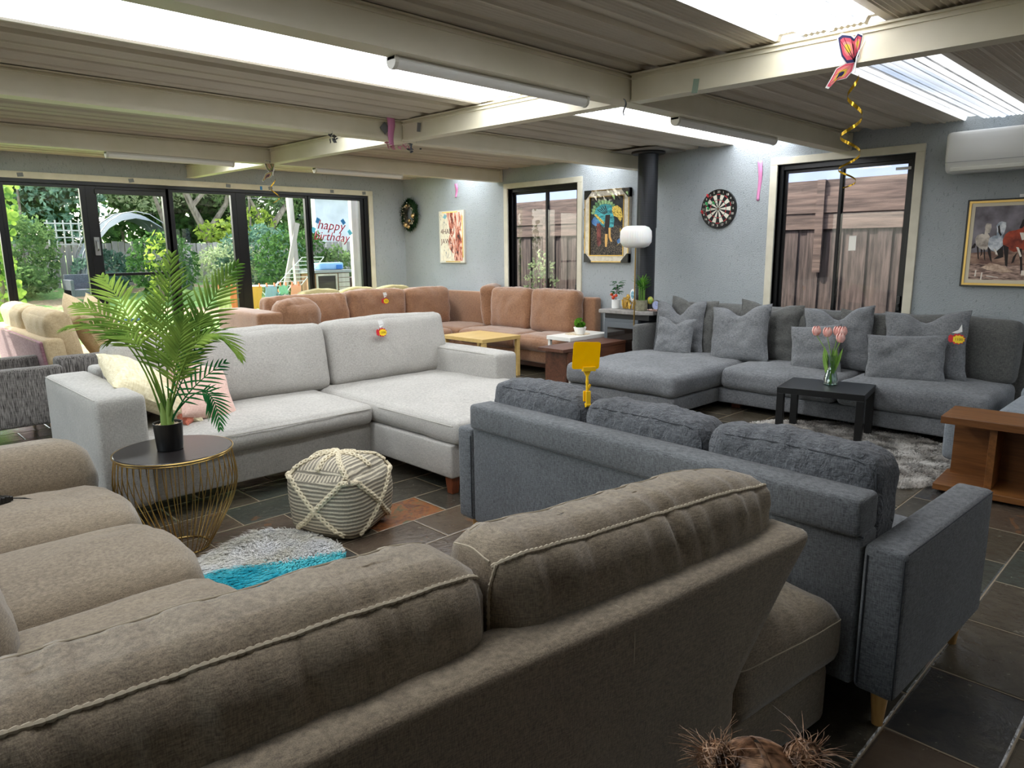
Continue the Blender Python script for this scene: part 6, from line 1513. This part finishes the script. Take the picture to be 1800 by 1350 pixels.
# ================================================================== THE CHILD AT THE LOWER EDGE
CX, CY = .872, .396; HZ = .752
t = thing('person', 'toddler with brown hair in two messy buns, only the crown showing at the lower edge', 'person', (CX, CY, 0), -45)
def skin_body():
    pts = [(0, 0, .36), (0, 0, .45), (0, -.01, .55), (0, 0, .60), (0, .005, .64), (0, .01, .70), (0, .0, HZ + .0),                     # pelvis..head
           (-.05, 0, .32), (-.055, .01, .19), (-.055, .0, .045), (-.055, .05, .018), (.05, 0, .32), (.055, .01, .19), (.055, .0, .045), (.055, .05, .018),
           (-.085, 0, .555), (-.12, .02, .46), (-.125, .06, .38), (.085, 0, .555), (.12, .02, .46), (.125, .06, .38)]
    rr = [.075, .07, .065, .04, .028, .06, .072, .05, .036, .026, .022, .05, .036, .026, .022, .03, .024, .018, .03, .024, .018]
    ed = [(0, 1), (1, 2), (2, 3), (3, 4), (4, 5), (5, 6), (0, 7), (7, 8), (8, 9), (9, 10), (0, 11), (11, 12), (12, 13), (13, 14), (2, 15), (15, 16), (16, 17), (2, 18), (18, 19), (19, 20)]
    for w, sx in ((17, -1), (20, 1)):
        p = Vector(pts[w]); pl = len(pts); pts.append(tuple(p + Vector((0, .014, -.018)))); rr.append(.015); ed.append((w, pl))
        for k, (dx, L) in enumerate(((-.012, .020), (-.004, .024), (.004, .022), (.012, .018))):
            a = len(pts); q = Vector(pts[pl]) + Vector((dx, .006, -.010)); pts.append(tuple(q)); rr.append(.0055); ed.append((pl, a)); q2 = q + Vector((0, .004, -L * .5)); pts.append(tuple(q2)); rr.append(.005); ed.append((a, a + 1)); pts.append(tuple(q2 + Vector((0, .008, -L * .4)))); rr.append(.0045); ed.append((a + 1, a + 2))
        a = len(pts); pts.append(tuple(p + Vector((-sx * .014, .012, -.012)))); rr.append(.006); ed.append((w, a)); pts.append(tuple(p + Vector((-sx * .022, .02, -.022)))); rr.append(.005); ed.append((a, a + 1))
    bm = bmesh.new(); sl = bm.verts.layers.skin.verify(); vv = [bm.verts.new(q) for q in pts]
    for e in ed: bm.edges.new((vv[e[0]], vv[e[1]]))
    for i, r in enumerate(rr): vv[i][sl].radius = (r, r)
    vv[0][sl].use_root = True
    me = bpy.data.meshes.new('body'); bm.to_mesh(me); bm.free(); o = bpy.data.objects.new('body', me); COL.objects.link(o); o.parent = t
    o.modifiers.new('skin', 'SKIN').use_smooth_shade = True
    o.modifiers.new('sub', 'SUBSURF').levels = 1; me.materials.append(M_skin); return o
M_skin = plain('skin', '#c99a80', .5, Subsurface_Weight=.15)
skin_body()
g = G(); g.ball((0, .0, HZ), .074, 20, (.98, 1.1, 1.05)); g.ball((0, .082, HZ - .02), .011, 8); g.ball((-.074, 0, HZ - .015), .014, 8, (.5, 1, 1.3)); g.ball((.074, 0, HZ - .015), .014, 8, (.5, 1, 1.3)); g.ball((0, .074, HZ - .045), .012, 8, (1.4, .5, .45)); g.build('face', M_skin, t, smooth=True)
for sx in (-1, 1): g = G(); g.ball((sx * .027, .071, HZ - .002), .009, 8, (1.2, .6, .8)); g.build('eye', plain('eye_%d' % sx, '#1c1410', .2), t, smooth=True)
g = G(); g.lathe([(.13, .26), (.085, .45), (.078, .56), (.05, .60)], 20, cap=False); g.build('dress', fabric('dress', '#6b4f5a', '#8d6d78', 200), t, smooth=True)
M_hair = speck('brown_hair', '#4a3020', '#b08a6c', 60, .4, (1, 1, .2)); rnd = random.Random(23)
g = G(); g.ball((0, -.006, HZ + .006), .080, 22, (1.0, 1.1, 1.04), .03); g.build('hair_cap', M_hair, t, smooth=True)
def strand(g, P, r): g.tube(P, [r * (1 - .8 * i / (len(P) - 1)) for i in range(len(P))], 4, cap=False)
g = G()
for k in range(520):                                   # combed strands from the parting to each bun
    sx = 1 if k % 2 else -1; a = rnd.uniform(-1.3, 1.3); y = .085 * sin(a); P = []
    for i in range(6):
        f = i / 5; x = sx * (.004 + .058 * f); yy = y * (1 - f) + (-.0) * f; R2 = 1 - (x / .081) ** 2 - (yy / .09) ** 2; P.append((x, yy - .006, HZ + .008 + .084 * math.sqrt(max(0, R2)) + .004))
    strand(g, P, .0012)
prop(g.build('combed_hair', M_hair, t, smooth=True), kind='stuff')
for sx, nm in ((-1, 'left'), (1, 'right')):
    c = Vector((sx * .060, -.004, HZ + .078)); g = G(); g.ball(c, .024, 12, (1, 1, .85), .15)
    for k in range(130):
        a = rnd.uniform(0, 2 * pi); e = rnd.uniform(-1.2, 1.4); d = Vector((cos(a) * cos(e), sin(a) * cos(e), sin(e))); u = d.cross(Vector((rnd.gauss(0, 1), rnd.gauss(0, 1), rnd.gauss(0, 1)))).normalized(); strand(g, [c + (d * cos(q) + u * sin(q)) * (.027 + .003 * sin(k)) for q in (0, .5, 1, 1.5, 2)], .0014)
    for k in range(70):
        a = rnd.uniform(0, 2 * pi); d = Vector((cos(a) * .8 + sx * .5, sin(a) * .8, rnd.uniform(.2, 1.2))).normalized(); L = rnd.uniform(.02, .06); b_ = Vector((rnd.gauss(0, .5), rnd.gauss(0, .5), -.6)); strand(g, [c + d * .02 + (d * f + b_ * f * f * .5) * L for f in (0, .25, .5, .75, 1)], .0009)
    g.build('hair_bun', M_hair, t, smooth=True)
